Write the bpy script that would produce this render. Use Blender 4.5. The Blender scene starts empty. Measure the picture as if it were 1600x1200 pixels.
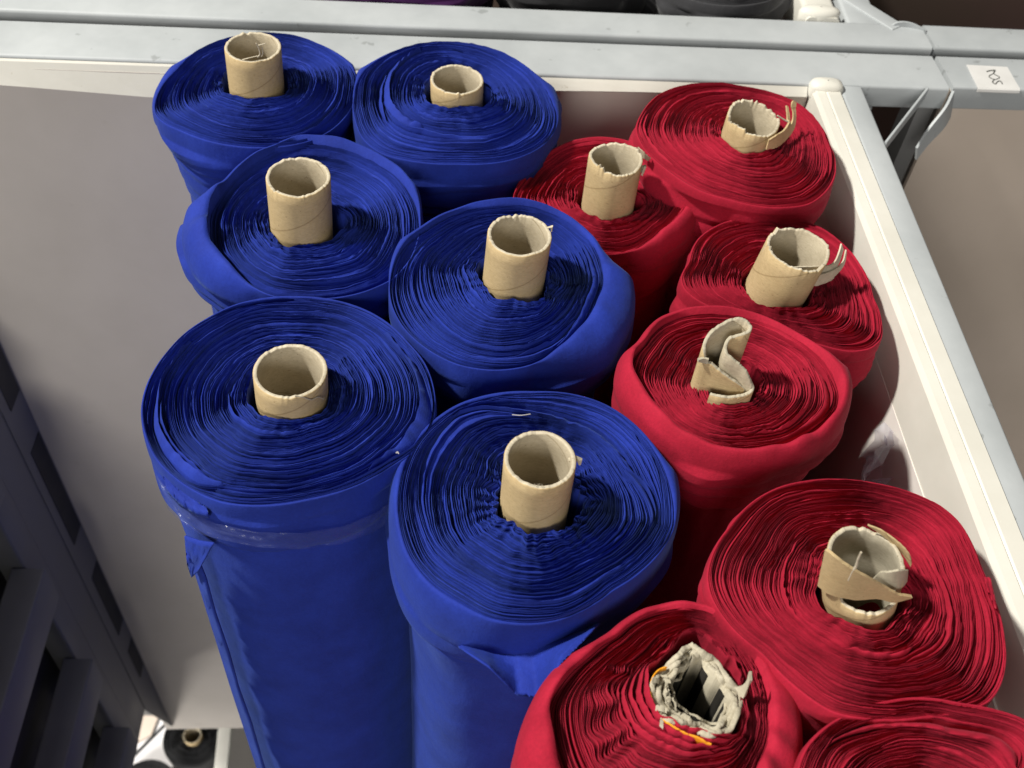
import bpy, math
import numpy as np
from mathutils import Matrix, Vector

scene = bpy.context.scene
COL = scene.collection
PI = math.pi

# ------------------------------------------------------------------ camera geometry
F, CX, CY = 1615.0, 800.0, 600.0                # focal length and centre in pixels of the 1600 x 1200 photograph
down = np.array([650 - CX, 1980 - CY, F]); down /= np.linalg.norm(down)
yv = np.array([777 - CX, -1284 - CY, F]); yv -= down * (yv @ down); yv /= np.linalg.norm(yv)
xv = np.array([19800, 256, F]); xv -= down * (xv @ down); xv /= np.linalg.norm(xv)
y2 = np.cross(down, xv); y2 = y2 if y2 @ yv > 0 else -y2
Yc = y2 + yv; Yc /= np.linalg.norm(Yc)
Xc = np.cross(Yc, -down); Xc = Xc if Xc[0] > 0 else -Xc
R = np.array([Xc, Yc, -down])
DECK = 2.6                                      # the bin's deck stands on the upper storey of the rack
ZT = DECK + 1.84                                # height of the roll tops
ZB = ZT - 0.035                                 # top of the rack's rails
CAM = np.array([0, 0, ZT + 0.6151])


def ray(x, y):
    return R @ np.array([(x - CX) / F, (y - CY) / F, 1.0])


def atz(x, y, z):
    r = ray(x, y); return CAM + r * ((z - CAM[2]) / r[2])


def aty(x, y, v):
    r = ray(x, y); return CAM + r * ((v - CAM[1]) / r[1])


def atx(x, y, v):
    r = ray(x, y); return CAM + r * ((v - CAM[0]) / r[0])


def px_size(p):                                 # metres per photo pixel at a point
    return ((R.T @ (np.asarray(p) - CAM))[2]) / F


cam_d = bpy.data.cameras.new('camera'); cam = bpy.data.objects.new('camera', cam_d); COL.objects.link(cam)
cam_d.sensor_width = 36; cam_d.lens = F / 1600 * 36
cx, cy, cz = R @ [1, 0, 0], R @ [0, -1, 0], R @ [0, 0, -1]
cam.matrix_world = Matrix(((cx[0], cy[0], cz[0], CAM[0]), (cx[1], cy[1], cz[1], CAM[1]),
                           (cx[2], cy[2], cz[2], CAM[2]), (0, 0, 0, 1)))
cam_d.clip_start = 0.05; cam_d.clip_end = 60
cam_d.dof.use_dof = True; cam_d.dof.focus_distance = 0.84; cam_d.dof.aperture_fstop = 9
scene.camera = cam

# ------------------------------------------------------------------ materials


def new_mat(name):
    m = bpy.data.materials.new(name); m.use_nodes = True
    nt = m.node_tree; b = nt.nodes['Principled BSDF']
    return m, nt, b


def noise(nt, scale, detail=4, rough=0.55, vec=None):
    n = nt.nodes.new('ShaderNodeTexNoise'); n.inputs['Scale'].default_value = scale
    n.inputs['Detail'].default_value = detail; n.inputs['Roughness'].default_value = rough
    if vec is not None: nt.links.new(vec, n.inputs['Vector'])
    return n


def ramp(nt, fac, stops):
    r = nt.nodes.new('ShaderNodeValToRGB')
    while len(r.color_ramp.elements) < len(stops): r.color_ramp.elements.new(0.5)
    for e, (p, c) in zip(r.color_ramp.elements, stops):
        e.position = p; e.color = (*c, 1) if len(c) == 3 else c
    nt.links.new(fac, r.inputs['Fac']); return r


def mixc(nt, fac, a, b, mode='MIX'):
    m = nt.nodes.new('ShaderNodeMix'); m.data_type = 'RGBA'; m.blend_type = mode
    for sock, v in ((m.inputs[0], fac), (m.inputs[6], a), (m.inputs[7], b)):
        if hasattr(v, 'is_output'): nt.links.new(v, sock)
        elif isinstance(v, (int, float)): sock.default_value = v
        else: sock.default_value = (*v, 1)
    return m.outputs[2]


def bump(nt, height, strength, dist, bsdf, prev=None):
    b = nt.nodes.new('ShaderNodeBump'); b.inputs['Strength'].default_value = strength
    b.inputs['Distance'].default_value = dist; nt.links.new(height, b.inputs['Height'])
    if prev is not None: nt.links.new(prev.outputs[0], b.inputs['Normal'])
    nt.links.new(b.outputs[0], bsdf.inputs['Normal']); return b


def coord(nt):
    return nt.nodes.new('ShaderNodeTexCoord').outputs['Object']


def mapping(nt, vec, scale):
    m = nt.nodes.new('ShaderNodeMapping'); m.inputs['Scale'].default_value = scale
    nt.links.new(vec, m.inputs['Vector']); return m.outputs[0]


def fabric(name, dark, light, sheen=0.25, tint=(1, 1, 1), rough=0.85, spec=0.25):
    m, nt, b = new_mat(name); v = coord(nt)
    n1 = noise(nt, 26, 3, 0.6, v); n2 = noise(nt, 420, 3, 0.7, v); n3 = noise(nt, 1500, 2, 0.6, v)
    base = ramp(nt, n1.outputs[0], [(0.22, dark), (0.80, light)]).outputs[0]
    fz = ramp(nt, n2.outputs[0], [(0.3, (0.86, 0.86, 0.87)), (0.7, (1.08, 1.08, 1.06))]).outputs[0]
    nt.links.new(mixc(nt, 1.0, base, fz, 'MULTIPLY'), b.inputs['Base Color'])
    b.inputs['Roughness'].default_value = rough; b.inputs['Specular IOR Level'].default_value = spec
    b.inputs['Sheen Weight'].default_value = sheen; b.inputs['Sheen Roughness'].default_value = 0.45
    b.inputs['Sheen Tint'].default_value = (*tint, 1)
    n4 = noise(nt, 60, 4, 0.55, mapping(nt, v, (1, 1, 0.45)))
    cr = noise(nt, 24, 3, 0.5, mapping(nt, v, (1, 1, 1.7))); cr.inputs['Distortion'].default_value = 0.8
    cl = ramp(nt, cr.outputs[0], [(0.455, (0.5, 0.5, 0.5)), (0.492, (0.62, 0.62, 0.62)), (0.50, (0.12, 0.12, 0.12)), (0.515, (0.6, 0.6, 0.6)), (0.55, (0.5, 0.5, 0.5))]).outputs[0]
    bc = bump(nt, cl, 0.06, 0.002, b)
    n5 = noise(nt, 17, 3, 0.5, mapping(nt, v, (1, 1, 0.6)))
    b00 = bump(nt, n5.outputs[0], 0.22, 0.010, b, bc)
    b0 = bump(nt, n4.outputs[0], 0.25, 0.004, b, b00)
    b1 = bump(nt, n2.outputs[0], 0.3, 0.0006, b, b0)
    bump(nt, n3.outputs[0], 0.35, 0.0003, b, b1)
    return m


M = {}
M['blue'] = fabric('blue_fabric', (0.0095, 0.0225, 0.205), (0.0150, 0.037, 0.32), 0.10, (0.3, 0.5, 1.0), 0.8, 0.2)
M['red'] = fabric('red_fabric', (0.285, 0.0052, 0.021), (0.41, 0.0105, 0.036), 0.08, (1.0, 0.25, 0.35))
M['black'] = fabric('black_fabric', (0.010, 0.010, 0.011), (0.018, 0.018, 0.020), 0.1)
M['charcoal'] = fabric('charcoal_fabric', (0.030, 0.030, 0.033), (0.055, 0.055, 0.060), 0.2)
M['purple'] = fabric('purple_fabric', (0.040, 0.006, 0.055), (0.062, 0.010, 0.085), 0.1)


def kraft(name, c1, c2, seam=True, rough=0.8):
    m, nt, b = new_mat(name); v = coord(nt)
    n1 = noise(nt, 30, 5, 0.6, v); fib = noise(nt, 260, 4, 0.7, mapping(nt, v, (1, 1, 3.0)))
    col = ramp(nt, n1.outputs[0], [(0.3, c1), (0.7, c2)]).outputs[0]
    f2 = ramp(nt, fib.outputs[0], [(0.28, (0.84, 0.82, 0.78)), (0.66, (1.06, 1.05, 1.03))]).outputs[0]
    col = mixc(nt, 1.0, col, f2, 'MULTIPLY')
    sp = noise(nt, 520, 1, 0.5, v)
    spk = ramp(nt, sp.outputs[0], [(0.24, (0.55, 0.5, 0.44)), (0.30, (1, 1, 1))]).outputs[0]
    col = mixc(nt, 0.7, col, spk, 'MULTIPLY')
    if seam:                                    # the spiral joint of the wound tube
        sx = nt.nodes.new('ShaderNodeSeparateXYZ'); nt.links.new(v, sx.inputs[0])
        at = nt.nodes.new('ShaderNodeMath'); at.operation = 'ARCTAN2'
        nt.links.new(sx.outputs[1], at.inputs[0]); nt.links.new(sx.outputs[0], at.inputs[1])
        a1 = nt.nodes.new('ShaderNodeMath'); a1.operation = 'MULTIPLY'; a1.inputs[1].default_value = 1 / (2 * PI)
        nt.links.new(at.outputs[0], a1.inputs[0])
        z1 = nt.nodes.new('ShaderNodeMath'); z1.operation = 'MULTIPLY_ADD'; z1.inputs[1].default_value = -1 / 0.085
        nt.links.new(sx.outputs[2], z1.inputs[0]); nt.links.new(a1.outputs[0], z1.inputs[2])
        fr = nt.nodes.new('ShaderNodeMath'); fr.operation = 'FRACT'; nt.links.new(z1.outputs[0], fr.inputs[0])
        ln = ramp(nt, fr.outputs[0], [(0.0, (0.62, 0.58, 0.52)), (0.012, (0.68, 0.64, 0.58)), (0.022, (1, 1, 1))]).outputs[0]
        col = mixc(nt, 0.8, col, ln, 'MULTIPLY')
    nt.links.new(col, b.inputs['Base Color'])
    b.inputs['Roughness'].default_value = rough; b.inputs['Specular IOR Level'].default_value = 0.25
    b1 = bump(nt, fib.outputs[0], 0.25, 0.0006, b); bump(nt, n1.outputs[0], 0.2, 0.0015, b, b1)
    return m


M['kraft'] = kraft('brown_cardboard', (0.46, 0.345, 0.185), (0.54, 0.415, 0.235))
M['board'] = kraft('grey_cardboard', (0.40, 0.345, 0.25), (0.50, 0.44, 0.33))
M['rim'] = kraft('torn_cardboard_edge', (0.42, 0.37, 0.28), (0.62, 0.56, 0.44), False, 0.95)
M['pale_board'] = kraft('pale_grey_cardboard', (0.37, 0.335, 0.255), (0.48, 0.44, 0.345), False, 0.9)
M['hole_shade_board'] = kraft('core_hole_shade', (0.012, 0.011, 0.009), (0.02, 0.018, 0.015), False, 0.9)  # innermost ply: shade of the core's hole put into a near-black colour


def paint(name, c1, c2, rough, spec=0.4, spots=None, sc=9, bmp=0.08):
    m, nt, b = new_mat(name); v = coord(nt)
    n1 = noise(nt, sc, 5, 0.62, v); n2 = noise(nt, 160, 3, 0.6, v)
    col = ramp(nt, n1.outputs[0], [(0.32, c1), (0.68, c2)]).outputs[0]
    if spots:
        n3 = noise(nt, spots[0], 4, 0.55, v)
        s = ramp(nt, n3.outputs[0], [(spots[1], spots[2]), (spots[1] + 0.035, (1, 1, 1))]).outputs[0]
        col = mixc(nt, 1.0, col, s, 'MULTIPLY')
    nt.links.new(col, b.inputs['Base Color'])
    rr = ramp(nt, n1.outputs[0], [(0.3, (rough * 0.8,) * 3), (0.7, (min(1, rough * 1.2),) * 3)]).outputs[0]
    nt.links.new(rr, b.inputs['Roughness']); b.inputs['Specular IOR Level'].default_value = spec
    bump(nt, n2.outputs[0], bmp, 0.0008, b)
    return m


M['grey_paint'] = paint('grey_painted_steel', (0.37, 0.392, 0.40), (0.45, 0.472, 0.48), 0.5, 0.4, (38, 0.30, (0.74, 0.74, 0.73)))
M['cream_paint'] = paint('cream_painted_steel', (0.62, 0.60, 0.53), (0.70, 0.68, 0.61), 0.45, 0.4, (60, 0.25, (0.72, 0.68, 0.6)))
M['panel'] = paint('beige_panel', (0.60, 0.548, 0.485), (0.66, 0.605, 0.54), 0.55, 0.3, (14, 0.30, (0.93, 0.93, 0.92)), 5, 0.05)
M['white_panel'] = paint('white_panel', (0.72, 0.67, 0.62), (0.78, 0.73, 0.68), 0.55, 0.3, (25, 0.27, (0.86, 0.82, 0.8)), 6, 0.05)
M['tan_panel'] = paint('tan_panel', (0.60, 0.505, 0.42), (0.66, 0.56, 0.475), 0.6, 0.3, None, 4, 0.04)
M['dark_paint'] = paint('dark_grey_steel', (0.15, 0.15, 0.148), (0.19, 0.19, 0.188), 0.45, 0.4, None, 8, 0.06)
M['dark_panel'] = paint('dark_panel', (0.035, 0.034, 0.038), (0.05, 0.049, 0.053), 0.6, 0.3, None, 6, 0.05)
M['shade_brown_panel'] = paint('shade_brown_panel', (0.10, 0.075, 0.058), (0.14, 0.085, 0.075), 0.7, 0.2, None, 3, 0.05)  # beige panel with the shade inside the rack put into its colour
M['slot'] = paint('dark_rubber', (0.030, 0.030, 0.031), (0.040, 0.040, 0.041), 0.6, 0.3)
M['paper'] = paint('white_paper', (0.60, 0.59, 0.57), (0.68, 0.67, 0.65), 0.7, 0.2, None, 20, 0.05)
M['white_sheet'] = paint('white_sheet', (0.78, 0.75, 0.75), (0.84, 0.82, 0.82), 0.6, 0.2, None, 8, 0.2)
M['ink'] = paint('grey_ink', (0.07, 0.07, 0.065), (0.12, 0.12, 0.11), 0.7, 0.2)
M['orange'] = paint('orange_label', (0.75, 0.27, 0.01), (0.85, 0.36, 0.02), 0.5, 0.3)
M['floor'] = paint('grey_concrete', (0.24, 0.235, 0.23), (0.32, 0.31, 0.30), 0.7, 0.3)
M['thread'] = paint('pale_thread', (0.36, 0.34, 0.34), (0.46, 0.44, 0.43), 0.8, 0.2)


def clear_film(name, fac, col, tint=(0.95, 0.95, 1.0)):
    m, nt, b = new_mat(name); v = coord(nt)
    out = nt.nodes['Material Output']
    tr = nt.nodes.new('ShaderNodeBsdfTransparent'); tr.inputs[0].default_value = (*tint, 1)
    b.inputs['Base Color'].default_value = (*col, 1); b.inputs['Roughness'].default_value = 0.14
    b.inputs['Specular IOR Level'].default_value = 0.6
    n = noise(nt, 35, 4, 0.6, v); bump(nt, n.outputs[0], 0.5, 0.004, b)
    mx = nt.nodes.new('ShaderNodeMixShader'); mx.inputs[0].default_value = fac
    nt.links.new(tr.outputs[0], mx.inputs[1]); nt.links.new(b.outputs[0], mx.inputs[2])
    nt.links.new(mx.outputs[0], out.inputs['Surface']); return m


M['tape'] = clear_film('clear_tape', 0.085, (0.16, 0.20, 0.42))
M['film'] = clear_film('clear_film', 0.35, (0.55, 0.55, 0.6))

# ------------------------------------------------------------------ mesh helpers


def tag(o, label, cat, group=None):
    o['label'] = label; o['category'] = cat
    if group: o['group'] = group
    return o


def thing(name, loc, label, cat, group=None):
    o = bpy.data.objects.new(name, None); COL.objects.link(o); o.location = Vector(loc)
    o.empty_display_size = 0.05
    return tag(o, label, cat, group)


def obj(name, verts, faces, mat, parent=None, smooth=True, mats=None, midx=None, label=None):
    """Verts are world positions; the mesh is stored relative to the parent."""
    v = np.asarray(verts, dtype=np.float64)
    org = np.array(parent.location) if parent is not None else v.mean(0)
    top = parent
    while top is not None and top.parent is not None:
        top = top.parent; org = org + np.array(top.location)
    me = bpy.data.meshes.new(name)
    if isinstance(faces, np.ndarray):
        nf = len(faces)
        me.vertices.add(len(v)); me.vertices.foreach_set('co', (v - org).astype(np.float32).ravel())
        me.loops.add(nf * 4); me.polygons.add(nf)
        me.loops.foreach_set('vertex_index', faces.astype(np.int32).ravel())
        me.polygons.foreach_set('loop_start', np.arange(0, nf * 4, 4, dtype=np.int32))
    else:
        me.from_pydata([tuple(p) for p in (v - org)], [], faces)
    for m in (mats or [mat]): me.materials.append(m)
    if midx is not None: me.polygons.foreach_set('material_index', np.asarray(midx, dtype=np.int32))
    me.polygons.foreach_set('use_smooth', np.full(len(me.polygons), smooth, dtype=bool))
    me.update(calc_edges=True); me.validate()
    if smooth and not isinstance(faces, np.ndarray): me.set_sharp_from_angle(angle=math.radians(42))
    o = bpy.data.objects.new(name, me); COL.objects.link(o)
    if parent is not None: o.parent = parent
    else: o.location = Vector(org)
    if label: o['label'] = label
    return o


def grid_faces(nr, nc, wrap=True, flip=False):
    i = np.arange(nr - 1)[:, None] * nc; n = nc if wrap else nc - 1
    j = np.arange(n)[None, :]; k = (np.arange(n)[None, :] + 1) % nc
    a, b, c, d = i + j, i + k, i + nc + k, i + nc + j
    f = np.stack([a, b, c, d] if not flip else [a, d, c, b], -1)
    return f.reshape(-1, 4)


class MB:
    """Collects bevelled bars, boxes and strips into one mesh."""
    def __init__(self): self.v, self.f = [], []

    def add(self, v, f):
        n = len(self.v); self.v += [tuple(p) for p in v]; self.f += [tuple(i + n for i in q) for q in f]

    def bar(self, a, b, w, h, up=(0, 0, 1), bev=0.003):
        """A rounded rectangular bar; a-b runs along the middle of its top face."""
        a, b, up = np.array(a, float), np.array(b, float), np.array(up, float)
        d = b - a; d /= np.linalg.norm(d)
        s = np.cross(d, up); s /= np.linalg.norm(s); u = np.cross(s, d)
        pr = []
        for cxx, czz, a0 in ((w / 2 - bev, -bev, 0), (-w / 2 + bev, -bev, 90), (-w / 2 + bev, -h + bev, 180), (w / 2 - bev, -h + bev, 270)):
            for k in range(4):
                t = math.radians(a0 + k * 30); pr.append((cxx + bev * math.cos(t), czz + bev * math.sin(t)))
        n = len(pr)
        v = [a + s * x + u * z for x, z in pr] + [b + s * x + u * z for x, z in pr]
        f = [(i, (i + 1) % n, n + (i + 1) % n, n + i) for i in range(n)] + [tuple(range(n))[::-1], tuple(range(n, 2 * n))]
        self.add(v, f)

    def box(self, lo, hi):
        (x0, y0, z0), (x1, y1, z1) = lo, hi
        self.add([(x0, y0, z0), (x1, y0, z0), (x1, y1, z0), (x0, y1, z0), (x0, y0, z1), (x1, y0, z1), (x1, y1, z1), (x0, y1, z1)],
                 [(0, 3, 2, 1), (4, 5, 6, 7), (0, 1, 5, 4), (1, 2, 6, 5), (2, 3, 7, 6), (3, 0, 4, 7)])

    def sheet(self, A, B, th):
        """A strip between two polylines with thickness th."""
        A, B = np.asarray(A, float), np.asarray(B, float); n = len(A)
        tan = np.gradient(A, axis=0); nrm = np.cross(tan, B - A); nrm /= (np.linalg.norm(nrm, axis=1)[:, None] + 1e-9)
        v = np.concatenate([A - nrm * th / 2, B - nrm * th / 2, B + nrm * th / 2, A + nrm * th / 2])
        f = []
        for i in range(n - 1):
            for q in range(4):
                r = (q + 1) % 4
                f.append((q * n + i, q * n + i + 1, r * n + i + 1, r * n + i))
        f += [(0, n, 2 * n, 3 * n), (n - 1, 4 * n - 1, 3 * n - 1, 2 * n - 1)]
        self.add(v, f)

    def tube(self, pts, rad, n=6):
        pts = np.asarray(pts, float); rad = np.broadcast_to(rad, len(pts)); m = len(self.v)
        tan = np.gradient(pts, axis=0)
        for p, t, r in zip(pts, tan, rad):
            t = t / (np.linalg.norm(t) + 1e-12); s = np.cross(t, (0.31, 0.2, 0.93)); s /= np.linalg.norm(s); u = np.cross(s, t)
            self.v += [tuple(p + r * (math.cos(2 * PI * k / n) * s + math.sin(2 * PI * k / n) * u)) for k in range(n)]
        for i in range(len(pts) - 1):
            for k in range(n):
                a, b = m + i * n + k, m + i * n + (k + 1) % n
                self.f.append((a, b, b + n, a + n))
        self.f += [tuple(range(m, m + n))[::-1], tuple(range(len(self.v) - n, len(self.v)))]

    def make(self, name, mat, parent=None, smooth=False, label=None):
        return obj(name, self.v, self.f, mat, parent, smooth, label=label)


def resample(p, n):
    p = np.asarray(p, float); d = np.r_[0, np.cumsum(np.linalg.norm(np.diff(p, axis=0), axis=1))]
    t = np.linspace(0, d[-1], n)
    return np.stack([np.interp(t, d, p[:, k]) for k in range(p.shape[1])], 1)


def curve(p, n):                                # a smooth curve through points (Catmull-Rom)
    p = np.asarray(p, float); q = np.vstack([2 * p[0] - p[1], p, 2 * p[-1] - p[-2]]); out = []
    t = np.linspace(0, len(p) - 1 - 1e-9, n)
    for s in t:
        i = int(s); u = s - i; a, b, c, d = q[i], q[i + 1], q[i + 2], q[i + 3]
        out.append(0.5 * (2 * b + (c - a) * u + (2 * a - 5 * b + 4 * c - d) * u * u + (3 * b - a - 3 * c + d) * u ** 3))
    return np.array(out)


def gsmooth(a, sig):                            # circular gaussian smoothing of a closed profile
    n = a.shape[-1]; k = np.fft.rfftfreq(n, 1 / n)
    return np.fft.irfft(np.fft.rfft(a) * np.exp(-0.5 * (k * sig) ** 2), n)


def circ(th, t, r, sig=0.05):
    t = np.mod(t, 2 * PI); o = np.argsort(t); t, r = t[o], r[o]
    t = np.r_[t[-1] - 2 * PI, t, t[0] + 2 * PI]; r = np.r_[r[-1], r, r[0]]
    fine = np.linspace(0, 2 * PI, 1440, endpoint=False)
    return np.interp(th, np.r_[fine, 2 * PI], np.r_[gsmooth(np.interp(fine, t, r), sig), 0]) if False else \
        np.interp(th, np.r_[fine, 2 * PI], np.r_[(g := gsmooth(np.interp(fine, t, r), sig)), g[0]])


def ang_noise(rng, th, ks, decay=0.7):
    out = np.zeros_like(th)
    for k in ks: out += rng.normal() * np.cos(k * th + rng.uniform(0, 2 * PI)) * k ** -decay
    return out / math.sqrt(sum(k ** (-2 * decay) for k in ks) * 0.5)


def field(rng, th, s, ks, decay=0.7, turns=2.0):
    """Noise over (row s, angle th) that changes slowly from row to row."""
    out = np.zeros((len(s), len(th)))
    for k in ks:
        ph = rng.uniform(0, 2 * PI)
        for f in range(1, 4): ph = ph + rng.normal() * turns / f * np.cos(PI * f * s + rng.uniform(0, 2 * PI))
        am = 1 + 0.5 * np.cos(PI * 3 * s + rng.uniform(0, 2 * PI))
        out += (am * np.ones_like(s))[:, None] * np.cos(k * th[None, :] + np.broadcast_to(ph, s.shape)[:, None]) * k ** -decay
    return out / math.sqrt(sum(k ** (-2 * decay) for k in ks) * 0.5)


def sstep(x): x = np.clip(x, 0, 1); return x * x * (3 - 2 * x)


# ------------------------------------------------------------------ fabric rolls
ROLLS = {}


def roll(key, mat, name, label, group, core, rim, sil=None, drop=0.02, dz=0.0, N=40, Mth=640, core_r=0.028, gap=0.003,
         bands=(), autob=(), warp=(0.0012, 0.004), wk=(9, 26), dome=0.0, amp=1.0, lip=0.0, seed=1, steps=(), wr=0.0012,
         shrink=0.98, tiltz=0.002, flare=0.0, nrand=4, pts3=False, hole=None, cw=None, sunk=0.0, pleat=()):
    rng = np.random.default_rng(seed)
    zt = ZT + dz
    c = np.array(core) if pts3 else atz(core[0], core[1], zt)
    th = np.linspace(0, 2 * PI, Mth, endpoint=False)

    def polar(pts, z, sig=0.05):
        q = np.array(pts)[:, :2] if pts3 else np.array([atz(x, y, z)[:2] for x, y in pts])
        d = q - c[:2]
        return np.arctan2(d[:, 1], d[:, 0]), np.hypot(d[:, 0], d[:, 1])

    if cw: core_r = 0.5 * cw[2] * px_size(aty(cw[0], cw[1], c[1])) + 0.0006
    Rr = circ(th, *polar(rim, zt), 0.05)
    Rs = circ(th, *polar(sil, zt - drop), 0.06) if sil is not None else Rr + 0.003
    Rs = np.minimum(Rs, Rr + 0.009 + 0.055 * sstep(0.55 - np.sin(th)))
    Rs = np.maximum(Rs, Rr + 0.002)
    if hole is not None: Rh = circ(th, *polar(hole, zt), 0.06)
    else: Rh = core_r + gap * (0.8 + 0.5 * ang_noise(rng, th, range(1, 7))).clip(0.25, 3)
    Rh = np.minimum(Rh, Rr - 0.02)

    # smooth bands of exposed fabric between the wound edges: (inner s, outer s) at every angle
    B = []
    for bd in bands:
        a = np.array(bd['px'], float)
        t1, r1 = polar(a[:, :2], zt); t2, r2 = polar(a[:, 2:], zt)
        i1 = np.interp(np.mod(t1, 2 * PI), np.r_[th, 2 * PI], np.r_[Rh, Rh[0]]); o1 = np.interp(np.mod(t1, 2 * PI), np.r_[th, 2 * PI], np.r_[Rr, Rr[0]])
        s1 = (r1 - i1) / (o1 - i1)
        i2 = np.interp(np.mod(t2, 2 * PI), np.r_[th, 2 * PI], np.r_[Rh, Rh[0]]); o2 = np.interp(np.mod(t2, 2 * PI), np.r_[th, 2 * PI], np.r_[Rr, Rr[0]])
        s2 = (r2 - i2) / (o2 - i2)
        tm = np.angle(np.exp(1j * t1).mean())
        far = tm + PI + np.array([-0.5, 0, 0.5]); u = bd.get('u', s1.mean())
        S1 = circ(th, np.r_[t1, far], np.r_[s1, [u] * 3], 0.04)
        dl = np.unwrap(t1); dl = np.interp(np.mod(th - tm + PI, 2 * PI) - PI, *zip(*sorted(zip(np.angle(np.exp(1j * (t1 - tm))), s2 - s1))), left=0.0, right=0.0)
        W = gsmooth(np.maximum(dl, 0), 0.03).clip(0)
        B.append((S1, S1 + W, bd.get('lip', 0.004), bd.get('fall', 0.003)))
    for (s0, w, p0, p1, lp, fl) in autob:
        t0, t1 = (math.atan2(*(atz(*p, zt)[:2] - c[:2])[::-1]) for p in (p0, p1))
        span = (t1 - t0) % (2 * PI); x = ((th - t0) % (2 * PI)) / span
        W = np.where(x < 1, sstep(np.minimum(x, 1 - x) / 0.22), 0) * w
        S1 = s0 + 0.006 * ang_noise(rng, th, range(2, 9))
        B.append((S1, S1 + W, lp, fl))
    for k in range(nrand):
        s0 = rng.uniform(0.12, 0.93); t0 = rng.uniform(0, 2 * PI); span = rng.uniform(0.7, 2.4)
        x = ((th - t0) % (2 * PI)) / span
        W = np.where(x < 1, sstep(np.minimum(x, 1 - x) / 0.3), 0) * rng.uniform(0.012, 0.04)
        S1 = s0 + 0.008 * ang_noise(rng, th, range(2, 12))
        B.append((S1, S1 + W, rng.uniform(0.001, 0.004), rng.uniform(0.001, 0.004)))
    B.sort(key=lambda b: b[0].mean())
    for i in range(1, len(B)):                  # keep the bands from crossing
        lo = B[i - 1][1] + 0.012; sh = np.maximum(0, lo - B[i][0]); B[i] = (B[i][0] + sh, B[i][1] + sh, B[i][2], B[i][3])
    hi = np.full(Mth, 0.985)
    for i in range(len(B) - 1, -1, -1):
        sh = np.maximum(0, B[i][1] - hi); B[i] = (B[i][0] - sh, B[i][1] - sh, B[i][2], B[i][3]); hi = B[i][0] - 0.012

    rows_s, rows_z = [np.full(Mth, 0.0)], [np.full(Mth, -0.09)]
    rows_tag = [0]
    prev = np.full(Mth, 0.0); hprev = ang_noise(rng, th, range(1, 14), 0.5)
    cnt, nxt = 0, 5
    segs = B + [(np.ones(Mth), np.ones(Mth), 0, 0)]
    for gi, (s_in, s_out, lp, fl) in enumerate(segs):
        n = max(1, int(round(N * float((s_in - prev).mean()))))
        wid = rng.lognormal(0, 0.42, n); cum = np.r_[0, np.cumsum(wid)] / wid.sum()
        for i in range(n):
            hprev = 0.55 * hprev + 0.83 * ang_noise(rng, th, range(1, 7), 0.6)
            off = rng.normal() * 0.0007
            h = (0.0010 * hprev + off + 0.00022 * ang_noise(rng, th, range(9, 50, 3), 0.3)) * amp
            cnt += 1
            deep = rng.lognormal(math.log(0.0043), 0.55)
            if cnt >= nxt: deep = rng.uniform(0.008, 0.013); cnt = 0; nxt = rng.integers(4, 9)
            dep = deep * (1 + 0.5 * ang_noise(rng, th, range(1, 7), 0.4)).clip(0.06, 2.2) * amp
            a0, a1 = cum[i], cum[i + 1]; d = a1 - a0
            tilt = rng.normal() * 0.0007
            g0 = rng.uniform(0.32, 0.50)
            for fr, z in ((0.0, h - dep), (g0, h + tilt), (g0 + 0.24, h - tilt + 0.0002)):
                rows_s.append(prev + (a0 + d * fr) * (s_in - prev)); rows_z.append(z); rows_tag.append(1)
        if gi < len(B):
            w = (s_out - s_in); wn = sstep(w / 0.02); jag = 1 + 0.22 * ang_noise(rng, th, range(6, 60, 3), 0.5)
            rows_s.append(s_in); rows_z.append(-0.003 - 0.009 * wn); rows_tag.append(1)
            rows_s.append(s_in + 0.001); rows_z.append(lp * wn * jag - 0.002 * (1 - wn)); rows_tag.append(1)
            for q in np.linspace(0.1, 1, 7):
                rows_s.append(s_in + 0.001 + (w + 0.004) * q)
                rows_z.append((lp * jag * (1 - q) - fl * q ** 1.5 + 0.0008 * math.sin(q * PI)) * wn - 0.002 * (1 - wn)); rows_tag.append(1)
            prev = s_out + 0.006
    rows_s.append(np.ones(Mth)); rows_z.append(np.full(Mth, -0.003)); rows_tag.append(2)
    S = np.array(rows_s); Zr = np.array(rows_z); sm = S.mean(1)
    nr = len(S)
    env = (0.34 * warp[0] + (warp[1] - warp[0]) * (1 - sm).clip(0, 1) ** 4.5)[:, None] * (1 - sm.clip(0, 1) ** 12)[:, None]
    env[0] *= 0.3
    dr = env * (0.6 * field(rng, th, sm, range(3, wk[0]), 0.5, 2.2) + 0.3 * field(rng, th, sm, range(wk[0], wk[1], 2), 0.4, 3.5))
    for (s0, s1, p0, p1, am, kk) in pleat:
        t0, t1 = (math.atan2(*(atz(*p, zt)[:2] - c[:2])[::-1]) for p in (p0, p1))
        x = ((th - t0) % (2 * PI)) / ((t1 - t0) % (2 * PI)); y = (sm - s0) / (s1 - s0)
        wt = np.where(x < 1, sstep(np.minimum(x, 1 - x) / 0.3), 0); ws = np.where((y > 0) & (y < 1), np.sin(np.clip(y, 0, 1) * PI), 0)
        dr = dr + am * ws[:, None] * wt[None, :] * (np.sin(kk * th + 1.2 * np.sin(5 * th))[None, :] + 0.15 * np.sin(kk * 1.63 * th[None, :] + 2 * y[:, None]))
    RR = Rh + S * (Rr - Rh) + dr
    RR = np.maximum(RR, np.minimum(Rh, core_r * 1.01)[None, :] if hole is None else (Rh * 0.96)[None, :])
    RR = np.maximum.accumulate(RR + np.arange(nr)[:, None] * 1e-6, axis=0)
    macro = tiltz * field(rng, th, sm, range(1, 4), 0.6, 0.8) * sm.clip(0, 1)[:, None] + dome * ((1 - sm).clip(0, 1) ** 2.2)[:, None]
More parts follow.
